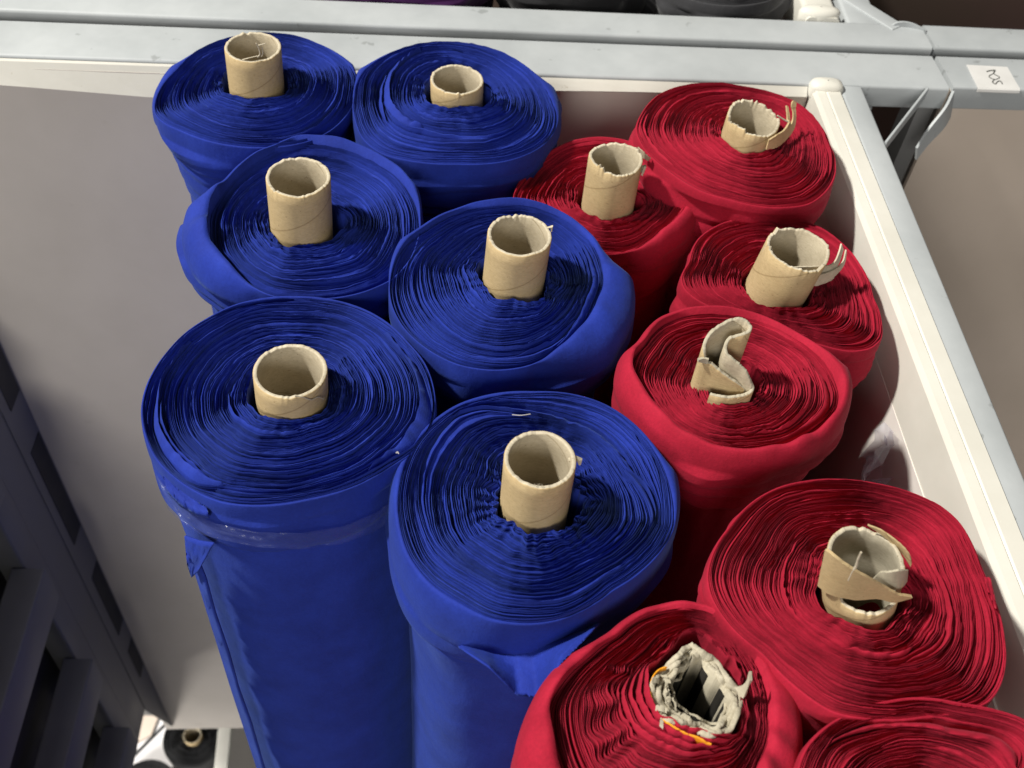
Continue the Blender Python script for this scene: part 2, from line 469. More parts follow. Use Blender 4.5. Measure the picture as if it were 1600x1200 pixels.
    ZZ = zt + Zr + macro - sunk
    ZZ[0] = zt - 0.09
    X = c[0] + RR * np.cos(th); Y = c[1] + RR * np.sin(th)
    base = (c[0], c[1], DECK)
    t = thing(name, base, label, 'fabric roll', group)
    obj('wound_edge', np.stack([X, Y, ZZ], -1).reshape(-1, 3), grid_faces(nr, Mth), M[mat], t, False)

    # outer wrap: shoulder, loosened top, straight body down to the deck
    Mb = Mth // 2; thb = th[::2]; Rrb, Rsb = Rr[::2], Rs[::2]; mac = macro[-1][::2]
    prof_r, prof_z = [], []
    lipn = lip * (1 + 0.5 * ang_noise(rng, thb, range(2, 20), 0.5)).clip(0.1, 2.2)
    wide = sstep((Rsb - Rrb - 0.004) / 0.012)
    prof_r.append(Rrb - 0.001); prof_z.append(zt - 0.02 - 1.6 * sunk + 0 * thb)
    prof_r.append(Rrb + 0.0004); prof_z.append(zt + mac + lipn * wide - 0.0005)
    for q in np.linspace(0.12, 1, 9):
        prof_r.append(Rrb + 0.0012 + (Rsb - Rrb - 0.0012) * math.sin(q * PI / 2))
        z1 = zt + mac * (1 - q) + lipn * wide * (1 - q) - drop * (1 - math.cos(q * PI / 2))
        prof_z.append(z1)
    depth = np.r_[np.linspace(drop + 0.0025, 0.19, 62), np.linspace(0.195, 0.5, 50), np.linspace(0.51, zt - DECK, 90)]
    diag = field(rng, thb, (depth / depth[-1]) ** 0.5, range(2, 12), 0.6, 6.0)
    steps = list(steps) + [(drop + rng.uniform(0.004, 0.055), rng.uniform(0.004, 0.014), rng.uniform(0, 2 * PI), rng.uniform(0.0010, 0.0022)) for _ in range(3)]
    for i, dp in enumerate(depth):
        k = 1 - (1 - shrink) * sstep((dp - drop) / 0.10)
        r = Rsb * k + flare * math.exp(-((dp - 0.03) / 0.02) ** 2) + wr * diag[i] * (0.25 + math.exp(-dp / 0.09))
        for (d0, ta, ph, dr0) in steps:
            dd = d0 + ta * np.cos(thb - ph) + 0.0012 * np.cos(5 * thb + d0 * 900)
            r = r - dr0 * sstep((dp - dd) / 0.004) - 0.35 * dr0 * np.exp(-((dp - dd - 0.004) / 0.004) ** 2)
        prof_r.append(r); prof_z.append(np.full(Mb, zt - dp))
    PR, PZ = np.array(prof_r), np.array(prof_z)
    nb = len(PR)
    ow = obj('outer_wrap', np.stack([c[0] + PR * np.cos(thb), c[1] + PR * np.sin(thb), PZ], -1).reshape(-1, 3), grid_faces(nb, Mb), M[mat], t)
    ROLLS[key] = dict(t=t, c=c, zt=zt, th=thb, PR=PR, PZ=PZ, wrap=ow, Rh=Rh, core_r=core_r)
    return t


def onbody(key, x, y, off=0.0):
    """The point that a photo pixel shows on a roll's side grown by off."""
    q = ROLLS[key]; r = ray(x, y); c = q['c']
    thb = q['th']; rs = q['PR'][18] + 0.002 + off
    best = None
    for s in np.linspace(0.45, 1.6, 2400):
        p = CAM + r * s; d = p[:2] - c[:2]; a = math.atan2(d[1], d[0]) % (2 * PI)
        if p[2] < q['zt'] - 0.012 and math.hypot(*d) <= np.interp(a, np.r_[thb, 2 * PI], np.r_[rs, rs[0]]):
            lo_, hi_ = s - 1.15 / 2399, s
            for _ in range(14):
                md = (lo_ + hi_) / 2; p = CAM + r * md; d = p[:2] - c[:2]; a = math.atan2(d[1], d[0]) % (2 * PI)
                if math.hypot(*d) <= np.interp(a, np.r_[thb, 2 * PI], np.r_[rs, rs[0]]): hi_ = md
                else: lo_ = md
            best = p; break
    if best is None:                            # a pixel beside the silhouette: the nearest point of the ray
        ss = np.linspace(0.5, 1.4, 900); P = CAM + r[None] * ss[:, None]
        best = P[np.argmin(np.hypot(P[:, 0] - c[0], P[:, 1] - c[1]))]
    return best


def core(key, rim_px, rim_w, base_r=None, jag=0.0006, hfun=None, seed=3, wall=0.0034, sink=0.16, mats=('kraft', 'rim', 'board'), dent=0.0):
    """The cardboard tube that stands out of a roll; the photo's rim centre and width give its height, lean and radius."""
    q = ROLLS[key]; c = q['c']; rng = np.random.default_rng(seed)
    top = aty(rim_px[0], rim_px[1], c[1])
    h = top[2] - q['zt']; lean = top[0] - c[0]
    ro = 0.5 * rim_w * px_size(top); ri = ro - wall
    n = 300; th = np.linspace(0, 2 * PI, n, endpoint=False)
    rw = np.convolve(np.r_[(q0 := rng.normal(size=n) * np.abs(rng.normal(size=n))), q0[:8]], (0.3, 0.6, 0.9, 1, 0.8, 0.5, 0.2), 'same')[4:n + 4] * np.abs(ang_noise(rng, th, range(1, 9), 0.3))
    hz = h + jag * (0.55 * ang_noise(rng, th, range(2, 24), 0.6) + 0.5 * rw) + (hfun(th) if hfun else 0)
    dn = 1 + dent * ang_noise(rng, th, range(2, 7), 0.6)
    rows = []

    def ring(r, z, k):
        zz = np.broadcast_to(z, n); f = (zz - 0) / h
        rows.append(np.stack([c[0] + lean * f + r * np.cos(th), c[1] + r * np.sin(th), q['zt'] + zz], -1))
        midx.append(k)
    midx = []
    b0 = np.full(n, -sink)
    for f in (0, 0.45, 0.55, 0.7, 0.85, 0.95, 1.0): ring(ro * (1 + (dn - 1) * f), b0 + (hz - 0.0006 + sink) * f, 0)
    ring(ro * dn - 0.0006, hz, 1); ring((ro + ri) / 2 * dn, hz + (0.0001 + 0.25 * jag) * rng.normal(size=n), 1)
    ring(ri * dn + 0.0005, hz - 0.0001, 1)
    for f in (1.0, 0.95, 0.8, 0.5, 0): ring(ri * (1 + (dn - 1) * f), b0 + (hz - 0.0008 + sink) * f, 2)
    nr = len(rows)
    mi = np.repeat([0] * 6 + [0, 1, 1, 2] + [2] * 4, n)[: (nr - 1) * n]
    o = obj('cardboard_core', np.concatenate(rows), grid_faces(nr, n), None, q['t'], True, [M[k] for k in mats], mi)
    q.update(core=o, h=h, ro=ro, lean=lean)
    return o


def ply(key, name, pairs, h0, th=0.0012, mat='board', n=40, seed=0, jag=0.0006, parent=None, label=None):
    """A torn cardboard ply: each entry is (lower x, y, upper x, y[, height of the lower point above the roll top])."""
    q = ROLLS[key]; rng = np.random.default_rng(seed + 11); lo, up = [], []
    for e in pairs:
        b = atz(e[0], e[1], q['zt'] + (e[4] if len(e) > 4 else h0)); u = aty(e[2], e[3], b[1]); lo.append(b); up.append(u)
    lo, up = curve(lo, n), curve(up, n)
    up[:, 2] += jag * np.cumsum(rng.normal(size=n)) * 0.4 + jag * rng.normal(size=n) * 0.5
    lo[:, 2] += jag * rng.normal(size=n) * 0.6
    m = MB(); mid = (lo + up) / 2; m.sheet(lo, mid, th); m.sheet(mid, up, th)
    return m.make(name, M[mat], parent or q['t'], True, label)


BG, RG = 'blue fabric rolls standing in the bin', 'red fabric rolls standing in the bin'

roll('b1', 'blue', 'fabric_roll', 'blue fabric roll in the far left corner, curled paper slivers on its core', BG,
     (400.5, 129), [(243, 168), (252, 140), (276, 108), (315, 77), (350, 63), (395, 53), (441, 54), (483, 63), (518, 79), (546, 101), (555, 125), (553, 147),
                    (539, 178), (514, 203), (483, 220), (437, 231), (385, 234), (332, 227), (287, 210), (259, 196), (245, 182)],
     sil=[(239, 176), (248, 143), (272, 108), (312, 76), (350, 61), (395, 51), (441, 52), (485, 61), (521, 78), (549, 100), (558, 126), (555, 155),
          (541, 187), (514, 212), (483, 228), (437, 240), (385, 243), (332, 237), (284, 222), (255, 208), (241, 192)],
     drop=0.016, N=52, cw=(395, 73, 87), seed=11, gap=0.0052, warp=(0.0009, 0.0020), steps=((0.045, 0.006, 1.0, 0.004), (0.085, 0.01, 4.0, 0.003)), wr=0.0022, shrink=0.95)
core('b1', (395, 73), 87, seed=1, jag=0.0003)

roll('b2', 'blue', 'fabric_roll', 'blue fabric roll against the back rail with a short core and ragged gap', BG,
     (714, 141), [(555, 154), (558, 133), (572, 108), (600, 88), (635, 74), (677, 67), (723, 69), (765, 78), (810, 97), (842, 124), (859, 152), (868, 182),
                  (864, 203), (846, 224), (818, 240), (786, 250), (716, 255), (640, 252), (598, 243), (570, 222), (557, 190)],
     sil=[(552, 156), (555, 131), (570, 105), (600, 85), (635, 71), (677, 64), (725, 66), (768, 76), (815, 96), (850, 122), (870, 155), (876, 185),
          (872, 220), (852, 243), (818, 260), (770, 272), (716, 276), (640, 268), (598, 256), (568, 232), (553, 190)],
     drop=0.022, N=52, cw=(714, 124, 83), seed=12, gap=0.0065, warp=(0.001, 0.0022), nrand=3,
     bands=[dict(px=[(657, 84, 655, 83), (628, 103, 622, 101), (612, 128, 604, 127), (612, 165, 602, 166), (628, 186, 620, 190), (660, 200, 658, 201)], lip=0.006, fall=0.0)],
     steps=((0.05, 0.008, 5.2, 0.005), (0.075, 0.01, 3.0, 0.004)), wr=0.003, shrink=0.95)
core('b2', (714, 124), 83, seed=2, jag=0.0003)

roll('b3', 'blue', 'fabric_roll', 'blue fabric roll whose loose outer wrap flares open on the left', BG,
     (470, 335), [(469, 219), (530, 225), (580, 243), (620, 265), (645, 297), (654, 335), (650, 375), (638, 405), (610, 435), (560, 455), (507, 462), (455, 462),
                  (420, 455), (385, 435), (350, 404), (331, 381), (327, 350), (329, 322), (350, 290), (378, 262), (420, 239)],
     sil=[(285, 378), (297, 336), (332, 290), (385, 250), (437, 226), (480, 217), (532, 221), (582, 239), (624, 262), (649, 295), (659, 335), (657, 375),
          (648, 415), (618, 457), (570, 476), (500, 490), (450, 492), (380, 482), (325, 455), (296, 420)],
     drop=0.030, N=49, cw=(466, 276, 100), seed=13, gap=0.0055, warp=(0.001, 0.0022), lip=0.006, sunk=0.010, steps=((0.06, 0.012, 2.6, 0.006),), wr=0.0026, shrink=0.94)
core('b3', (466, 276), 100, seed=3, jag=0.0005, hfun=lambda t: -0.0012 * np.exp(-((t - 4.9) / 0.35) ** 2))

roll('b4', 'blue', 'fabric_roll', 'blue fabric roll in mid bin with a broad smooth right shoulder', BG,
     (804, 426), [(613, 425), (614, 477), (632, 509), (667, 540), (716, 565), (772, 574), (828, 568), (870, 546), (905, 514), (933, 467), (940, 411),
                  (922, 367), (880, 335), (817, 315), (765, 319), (716, 331), (667, 355), (635, 380)],
     sil=[(610, 425), (612, 480), (632, 520), (668, 555), (716, 580), (772, 592), (830, 598), (890, 590), (940, 572), (975, 537), (991, 490), (989, 449),
          (978, 410), (958, 374), (930, 346), (880, 324), (817, 311), (765, 315), (716, 327), (667, 351), (633, 378)],
     drop=0.024, N=57, Mth=720, cw=(812, 367, 101), seed=14, gap=0.005, warp=(0.0009, 0.0024), wk=(9, 30), lip=0.003, sunk=0.003,
     bands=[dict(px=[(905, 374, 908, 374), (912, 418, 921, 420), (914, 460, 922, 462), (898, 505, 903, 508), (872, 534, 874, 536)], lip=0.002, fall=0.003)],
     steps=((0.055, 0.01, 5.6, 0.006), (0.08, 0.005, 1.0, 0.006)), wr=0.0026, shrink=0.96)
core('b4', (812, 367), 101, seed=4, jag=0.0004)

roll('b5', 'blue', 'fabric_roll', 'largest blue fabric roll at the front left, bound with clear tape below its top', BG,
     (456, 612), [(224, 635), (231, 607), (245, 579), (266, 551), (297, 519), (329, 498), (367, 478), (420, 466), (472, 464), (525, 470), (565, 482), (602, 502),
                  (635, 533), (660, 562), (674, 600), (677, 628), (672, 663), (653, 695), (607, 730), (541, 766), (480, 781), (402, 788), (350, 782), (308, 764),
                  (273, 740), (245, 712), (229, 677)],
     drop=0.018, N=62, Mth=760, cw=(453.5, 579, 115), seed=15, gap=0.0032, warp=(0.0008, 0.0014), wk=(9, 30), nrand=4,
     bands=[dict(px=[(300, 540, 298, 538), (258, 595, 252, 597), (254, 650, 245, 655), (268, 695, 256, 702), (297, 728, 282, 738), (322, 742, 314, 752), (350, 758, 349, 760)], lip=0.005, fall=0.004),
            dict(px=[(600, 520, 602, 519), (628, 558, 634, 556), (641, 600, 652, 598), (630, 640, 650, 645), (622, 672, 640, 685), (604, 712, 612, 714), (575, 737, 576, 738)], lip=0.005, fall=0.003, u=0.9)],
     steps=((0.07, 0.008, 2.5, 0.0025),), wr=0.0016, shrink=0.997)
core('b5', (453.5, 579), 115, seed=5, jag=0.0003)

roll('b6', 'blue', 'fabric_roll', 'front blue fabric roll with crinkled layers and a hanging cloth corner', BG,
     (836, 778), [(642, 705), (677, 662), (716, 634), (765, 619), (835, 616), (887, 619), (940, 634), (975, 654), (1010, 686), (1037, 728), (1051, 778), (1052, 820),
                  (1036, 850), (1005, 885), (957, 918), (905, 953), (870, 967), (817, 972), (765, 964), (723, 941), (677, 913), (642, 871), (625, 815), (626, 755)],
     sil=[(638, 703), (674, 659), (714, 630), (765, 616), (835, 613), (888, 616), (942, 631), (979, 652), (1014, 684), (1041, 727), (1055, 778), (1056, 826),
          (1046, 862), (1023, 902), (986, 944), (936, 978), (890, 1002), (830, 1020), (770, 1023), (715, 1010), (670, 982), (635, 940), (615, 890), (609, 840), (613, 765)],
     drop=0.046, N=59, Mth=760, cw=(844, 717, 114), seed=16, gap=0.0065, warp=(0.0010, 0.0040), wk=(9, 40), nrand=3, lip=0.0,
     bands=[dict(px=[(716, 648, 716, 646), (755, 640, 758, 632), (800, 645, 804, 634), (846, 650, 850, 640), (900, 668, 906, 657), (940, 690, 948, 680), (968, 716, 976, 708), (995, 748, 998, 746)], lip=0.004, fall=0.006),
            dict(px=[(975, 735, 977, 733), (995, 757, 1006, 752), (1012, 785, 1020, 780), (1018, 815, 1021, 814)], lip=0.004, fall=0.004)],
     steps=((0.06, 0.012, 4.2, 0.006),), wr=0.0020, shrink=0.94)
core('b6', (844, 717), 114, seed=6, jag=0.0003)

roll('r1', 'red', 'fabric_roll', 'red fabric roll in the far right corner with a torn core and a peeled prong', RG,
     (1169, 211), [(995, 206), (1007, 176), (1030, 152), (1060, 139), (1100, 134), (1150, 135), (1200, 143), (1245, 161), (1275, 190), (1294, 225), (1304, 255), (1304, 268),
                   (1290, 294), (1264, 313), (1208, 318), (1145, 308), (1092, 294), (1045, 266), (1010, 236)],
     drop=0.012, N=52, cw=(1178, 184, 85), seed=21, gap=0.0022, core_r=0.027, warp=(0.0012, 0.0020), amp=1.05, steps=((0.03, 0.006, 4.5, 0.003),), wr=0.0026, shrink=0.98)
core('r1', (1178, 184), 85, seed=7, jag=0.0009, dent=0.02, hfun=lambda t: 0.004 * np.cos(t - 2.4))

roll('r2', 'red', 'fabric_roll', 'red fabric roll beside the back panel, loose outer wrap folded round its right side', RG,
     (951, 312), [(803, 308), (824, 276), (856, 246), (891, 227), (933, 219), (975, 223), (1015, 240), (1045, 260), (1068, 288), (1075, 315), (1059, 339), (1034, 360),
                  (1010, 376), (975, 388), (920, 386), (860, 366), (820, 340)],
     sil=[(801, 310), (820, 275), (853, 243), (890, 224), (933, 216), (978, 219), (1025, 235), (1062, 258), (1088, 290), (1096, 325), (1084, 362), (1050, 392),
          (1005, 412), (960, 415), (905, 405), (850, 382), (815, 350)],
     drop=0.022, dz=-0.03, N=46, cw=(962, 247, 85), seed=22, gap=0.0045, core_r=0.027, warp=(0.0011, 0.0022), lip=0.002, sunk=0.003, steps=((0.07, 0.01, 5.0, 0.004),), wr=0.002, shrink=0.96)
core('r2', (962, 247), 85, seed=8, jag=0.0008, dent=0.015, hfun=lambda t: 0.0025 * np.cos(2 * t - 1.0))

roll('r4', 'red', 'fabric_roll', 'red fabric roll touching the right divider, its leaning core peeled into three plies', RG,
     (1218, 443), [(1066, 435), (1080, 410), (1094, 373), (1128, 352), (1180, 342), (1236, 344), (1283, 356), (1318, 380), (1340, 405), (1362, 460), (1376, 508), (1377, 525),
                   (1360, 543), (1325, 547), (1280, 535), (1230, 518), (1180, 502), (1125, 485), (1088, 468), (1070, 452)],
     drop=0.014, dz=-0.028, N=49, cw=(1248, 388, 100), seed=24, gap=0.0036, warp=(0.0012, 0.0020), steps=((0.05, 0.01, 4.0, 0.004),), wr=0.003, shrink=0.97)
core('r4', (1248, 388), 100, seed=9, jag=0.0007, dent=0.02, hfun=lambda t: -0.003 * np.exp(-((t - 5.2) / 0.6) ** 2))

roll('r3', 'red', 'fabric_roll', 'red fabric roll with a crushed S shaped core and thick rolled outer wraps', RG,
     (1143, 604), [(1010, 532), (1040, 496), (1080, 483), (1127, 482), (1180, 492), (1232, 516), (1278, 544), (1305, 577), (1316, 607), (1310, 633), (1290, 658), (1255, 680),
                   (1208, 696), (1155, 702), (1103, 692), (1065, 673), (1030, 645), (1005, 612), (987, 578), (992, 552)],
     sil=[(958, 607), (963, 575), (976, 540), (1000, 506), (1040, 482), (1080, 474), (1127, 472), (1180, 484), (1236, 507), (1285, 537), (1316, 575), (1326, 607),
          (1323, 650), (1305, 688), (1270, 716), (1215, 738), (1155, 744), (1095, 734), (1040, 712), (990, 672)],
     drop=0.024, N=54, seed=23, gap=0.003, core_r=0.02, warp=(0.0012, 0.0022), lip=0.005, sunk=0.006, dome=0.010, nrand=5,
     hole=[(1105, 610), (1112, 632), (1135, 640), (1162, 634), (1182, 618), (1186, 602), (1180, 585), (1165, 572), (1140, 568), (1118, 580), (1112, 595)],
     bands=[dict(px=[(1225, 540, 1226, 539), (1262, 560, 1270, 556), (1286, 590, 1296, 588), (1290, 625, 1300, 630), (1262, 655, 1266, 660), (1225, 680, 1226, 681)], lip=0.002, fall=0.005)],
     steps=((0.056, 0.004, 4.2, 0.006), (0.085, 0.006, 5.5, 0.007)), wr=0.0016, shrink=0.975)

roll('r5', 'red', 'fabric_roll', 'big red fabric roll squeezed squarish by the right divider, core slit and unravelling', RG,
     (1343, 920), [(1108, 900), (1118, 862), (1142, 826), (1165, 798), (1202, 771), (1260, 752), (1310, 747), (1370, 752), (1430, 767), (1475, 789), (1500, 812), (1518, 845),
                   (1532, 887), (1549, 932), (1564, 997), (1566, 1035), (1556, 1075), (1538, 1099), (1500, 1112), (1440, 1120), (1370, 1124), (1300, 1112), (1250, 1076), (1197, 1020),
                   (1145, 976), (1115, 932)],
     drop=0.014, N=67, Mth=760, cw=(1353, 875, 125), seed=25, gap=0.0045, warp=(0.0016, 0.0020), amp=0.95, wk=(9, 30), nrand=5, steps=((0.035, 0.008, 4.4, 0.004),), wr=0.0024, shrink=0.985)
core('r5', (1353, 875), 125, seed=10, jag=0.0007, dent=0.025,
     hfun=lambda t: -0.026 * sstep((1.12 - np.abs(np.mod(t - 4.8 + PI, 2 * PI) - PI)) / 0.25), mats=('kraft', 'rim', 'pale_board'))

R6OUT = [(620, 152), (690, 208), (800, 262), (880, 362), (960, 472), (1020, 545), (1078, 640), (1068, 740), (1028, 850), (940, 980), (820, 1016), (700, 985), (560, 935), (430, 885), (350, 840), (285, 755),
         (245, 650), (236, 545), (276, 445), (352, 385), (375, 340), (455, 268), (535, 200)]
roll('r6', 'red', 'fabric_roll', 'front red fabric roll with a thick crushed core and orange paper strip', RG,
     (1095, 1085), [(1060, 948), (1010, 958), (968, 988), (922, 1022), (880, 1062), (858, 1100), (862, 1150), (880, 1210), (930, 1270), (1010, 1300), (1090, 1290), (1150, 1250),
                    (1186, 1190), (1200, 1120), (1196, 1065), (1178, 1025), (1145, 982), (1105, 954)],
     sil=[(1055, 932), (1010, 943), (968, 972), (922, 1003), (880, 1037), (845, 1076), (817, 1130), (800, 1190), (810, 1260), (870, 1340), (980, 1390), (1100, 1380),
          (1200, 1310), (1243, 1230), (1250, 1158), (1244, 1112), (1227, 1070), (1196, 1026), (1161, 992), (1112, 956), (1082, 935)],
     drop=0.026, dz=-0.008, N=59, Mth=760, seed=26, gap=0.003, core_r=0.034, warp=(0.0012, 0.0024), wk=(9, 22), lip=0.006, sunk=0.006, dome=0.017, nrand=3,
     pleat=((0.22, 0.72, (985, 1020), (1010, 1190), 0.0030, 21),),
     autob=[(0.010, 0.050, (1060, 1010), (1150, 1150), 0.0025, 0.007), (0.075, 0.05, (1040, 1010), (1150, 1160), 0.0025, 0.007), (0.14, 0.05, (1010, 1020), (1140, 1180), 0.0025, 0.007),
            (0.205, 0.05, (1000, 1040), (1130, 1190), 0.003, 0.010), (0.285, 0.02, (985, 1040), (1000, 1180), 0.003, 0.008)],
     steps=((0.06, 0.01, 3.0, 0.005),), wr=0.002, shrink=0.97,
     hole=[(1092 + (x / 6 + 980 - 1092) * 1.15, 1080 + (y / 6 + 980 - 1080) * 1.15) for x, y in R6OUT])

roll('r7', 'red', 'fabric_roll', 'red fabric roll cut off by the bottom right corner, ragged loose layers at its rim', RG,
     (1450, 1290), [(1253, 1200), (1264, 1170), (1292, 1139), (1337, 1115), (1390, 1101), (1442, 1098), (1495, 1107), (1547, 1115), (1600, 1130), (1640, 1165), (1655, 1230),
                    (1650, 1320), (1600, 1420), (1500, 1480), (1400, 1475), (1320, 1420), (1270, 1330), (1248, 1260)],
     drop=0.014, N=57, cw=(1450, 1225, 140), seed=27, gap=0.003, warp=(0.0014, 0.002), nrand=4,
     bands=[dict(px=[(1300, 1160, 1298, 1157), (1350, 1142, 1346, 1133), (1420, 1140, 1418, 1126), (1490, 1152, 1492, 1134), (1550, 1165, 1554, 1146), (1580, 1200, 1594, 1180)], lip=0.003, fall=0.006)],
     steps=((0.04, 0.008, 4.4, 0.004),), wr=0.003, shrink=0.97)
core('r7', (1450, 1281), 140, seed=19, jag=0.001)

# ------------------------------------------------------------------ torn plies, slivers and crushed cores


def zpx(off, sc, pts): return [tuple(np.array(p[:2]) / sc + off) + tuple(p[2:]) for p in pts]


def zpl(off, sc, pts): return [tuple(np.array(p[:2]) / sc + off) + tuple(np.array(p[2:4]) / sc + off) + tuple(p[4:]) for p in pts]


# curled paper slivers on the far left core
q = ROLLS['b1']; m = MB(); yb = q['c'][1] - q['ro'] + 0.003
for pts, rr in (([(415, 545), (500, 520), (620, 492)], 0.0006), ([(620, 510), (650, 470), (640, 400), (600, 320)], 0.0007), ([(630, 350), (690, 335), (730, 320)], 0.0006), ([(670, 500), (690, 460), (680, 375)], 0.0006)):
    P = [aty(x / 8.57 + 330, y / 8.57 + 30, yb) for x, y in pts]; m.tube(curve(P, 14), np.linspace(1, 0.7, 14) * rr)
m.make('paper_sliver', M['rim'], q['core'], True)

# thread on the big front left core
q = ROLLS['b5']; m = MB(); yb = q['c'][1] - q['ro'] - 0.0006
P = []
for x, y in ((690, 850), (800, 862), (850, 880), (920, 895), (1000, 860), (1080, 885)):
    r = ray(x / 8.57 + 380, y / 8.57 + 520); d = r[:2]; o = CAM[:2] - q['c'][:2] - np.array([q['lean'] * 0.7, 0])
    A, Bq, Cq = d @ d, 2 * d @ o, o @ o - (q['ro'] + 0.0008) ** 2; dis = max(Bq * Bq - 4 * A * Cq, 0)
    P.append(CAM + r * ((-Bq - math.sqrt(dis)) / (2 * A)))
m.tube(curve(P, 26), 0.00045); m.make('paper_sliver', M['rim'], q['core'], True)

# snapped nub on the front blue core
q = ROLLS['b6']; m = MB(); e = aty(898, 717, q['c'][1] + 0.004)
rng = np.random.default_rng(5)
m.tube([e + (-0.004, 0, -0.001), e + (0.001, 0, 0.0008), e + (0.0035, 0, -0.001), e + (0.004, -0.001, -0.005)], [0.0014, 0.002, 0.0022, 0.001], 7)
m.make('torn_nub', M['rim'], q['core'], True)
m = MB()
for k in range(6):
    u = rng.uniform(835, 850); b = aty(u, 758 + rng.uniform(-1, 0.5), q['c'][1] - q['ro'] + 0.002); m.tube([b, b + (rng.normal() * 0.0008, 0, rng.uniform(0.001, 0.002))], 0.0002, 4)
m.make('paper_fuzz', M['rim'], q['core'], True)
q = ROLLS['b4']; m = MB(); e = aty(861, 356, q['c'][1] + 0.004)
m.tube([e + (-0.003, 0, 0.0), e + (0.0005, 0, 0.0015), e + (0.0008, 0, -0.004)], [0.0008, 0.0014, 0.0006], 7); m.make('torn_nub', M['rim'], q['core'], True)

# peeled prong, far right roll
O, S = np.array([1100, 140]), 8.89
for pr in ([(860, 830, 900, 690, 0.004), (1000, 800, 1000, 630, 0.004), (1120, 700, 1110, 560, 0.006), (1190, 560, 1170, 470, 0.012), (1190, 420, 1150, 400, 0.02), (1160, 240, 1140, 220, 0.03)],
           [(1000, 805, 1010, 640, 0.003), (1150, 680, 1130, 570, 0.006), (1250, 530, 1220, 450, 0.012), (1275, 380, 1230, 340, 0.022), (1270, 260, 1210, 220, 0.03), (1275, 190, 1235, 150, 0.034)]):
    ply('r1', 'peeled_ply', zpl(O, S, pr), 0, 0.0018, 'kraft', 30, 4)
m = MB(); m.tube(curve([aty(*(np.array(p) / S + O), ROLLS['r1']['c'][1] - 0.02) for p in ((1020, 360), (1100, 410), (1170, 450))], 10), 0.0008); m.make('paper_sliver', M['rim'], ROLLS['r1']['core'], True)

# small tongue behind the second red core
O, S = np.array([890, 200]), 8.0
ply('r2', 'peeled_ply', zpl(O, S, [(860, 300, 850, 245, 0.035), (920, 370, 930, 290, 0.034), (965, 405, 985, 335, 0.031), (985, 405, 1015, 365, 0.029)]), 0, 0.001, 'board', 20, 6)
ply('r2', 'torn_ply', zpl(O, S, [(880, 560, 870, 490, 0.035), (930, 530, 935, 470, 0.035), (900, 590, 945, 500, 0.034)]), 0, 0.002, 'rim', 16, 7)

# three peeled plies of the leaning core
O, S = np.array([1160, 330]), 7.5
for pr in ([(640, 740, 560, 655, 0.028), (830, 730, 830, 645, 0.028), (1000, 715, 1000, 638, 0.027), (1085, 660, 1080, 590, 0.028), (1130, 600, 1130, 480, 0.03), (1180, 450, 1160, 375, 0.04)],
           [(720, 800, 720, 690, 0.022), (890, 830, 900, 740, 0.02), (1050, 780, 1060, 690, 0.02), (1180, 640, 1170, 600, 0.024), (1215, 500, 1215, 445, 0.033)],
           [(770, 850, 770, 715, 0.014), (860, 870, 880, 780, 0.012), (960, 840, 980, 785, 0.012), (1040, 805, 1080, 765, 0.013)]):
    ply('r4', 'peeled_ply', zpl(O, S, pr), 0, 0.0014, 'rim', 36, 8, 0.0003)
ply('r4', 'torn_ply', zpl(O, S, [(205, 540, 270, 400, 0.026), (300, 600, 300, 420, 0.024), (370, 600, 340, 430, 0.024), (430, 590, 390, 500, 0.025)]), 0, 0.0016, 'rim', 20, 9)

# slit band, peeled ply and splinter of the big red roll's core
O, S = np.array([1260, 800]), 6.67
ply('r5', 'torn_band', zpl(O, S, [(128, 760, 205, 385, 0.0145), (190, 815, 290, 450, 0.0165), (280, 858, 400, 535, 0.018), (420, 890, 520, 615, 0.0195), (540, 905, 660, 690, 0.020), (740, 893, 800, 770, 0.0205), (900, 930, 940, 850, 0.018), (1000, 912, 1020, 868, 0.019), (1092, 886, 1098, 878, 0.021)]),
    0, 0.0022, 'kraft', 60, 10, 0.0002)
ply('r5', 'peeled_ply', zpl(O, S, [(660, 150, 640, 130, 0.045), (760, 215, 770, 180, 0.042), (880, 310, 880, 258, 0.038), (990, 420, 1000, 350, 0.033), (1060, 520, 1080, 455, 0.028), (1085, 570, 1097, 540, 0.024)]), 0, 0.0012, 'kraft', 36, 11, 0.0002)
ply('r5', 'torn_ply', zpl(O, S, [(690, 700, 770, 622, 0.028), (800, 760, 870, 618, 0.026), (920, 800, 960, 605, 0.024), (990, 780, 1020, 600, 0.022), (1040, 720, 1050, 600, 0.022)]), 0, 0.0016, 'pale_board', 30, 12, 0.0003)
m = MB(); y5 = ROLLS['r5']['c'][1] - ROLLS['r5']['ro'] - 0.002
m.tube(curve([aty(*(np.array(p) / S + O), y5) for p in ((435, 715), (480, 620), (520, 560), (535, 500), (570, 420))], 18), [0.0004] * 6 + [0.0009] * 5 + [0.0007] * 7)
m.make('paper_sliver', M['rim'], ROLLS['r5']['core'], True)


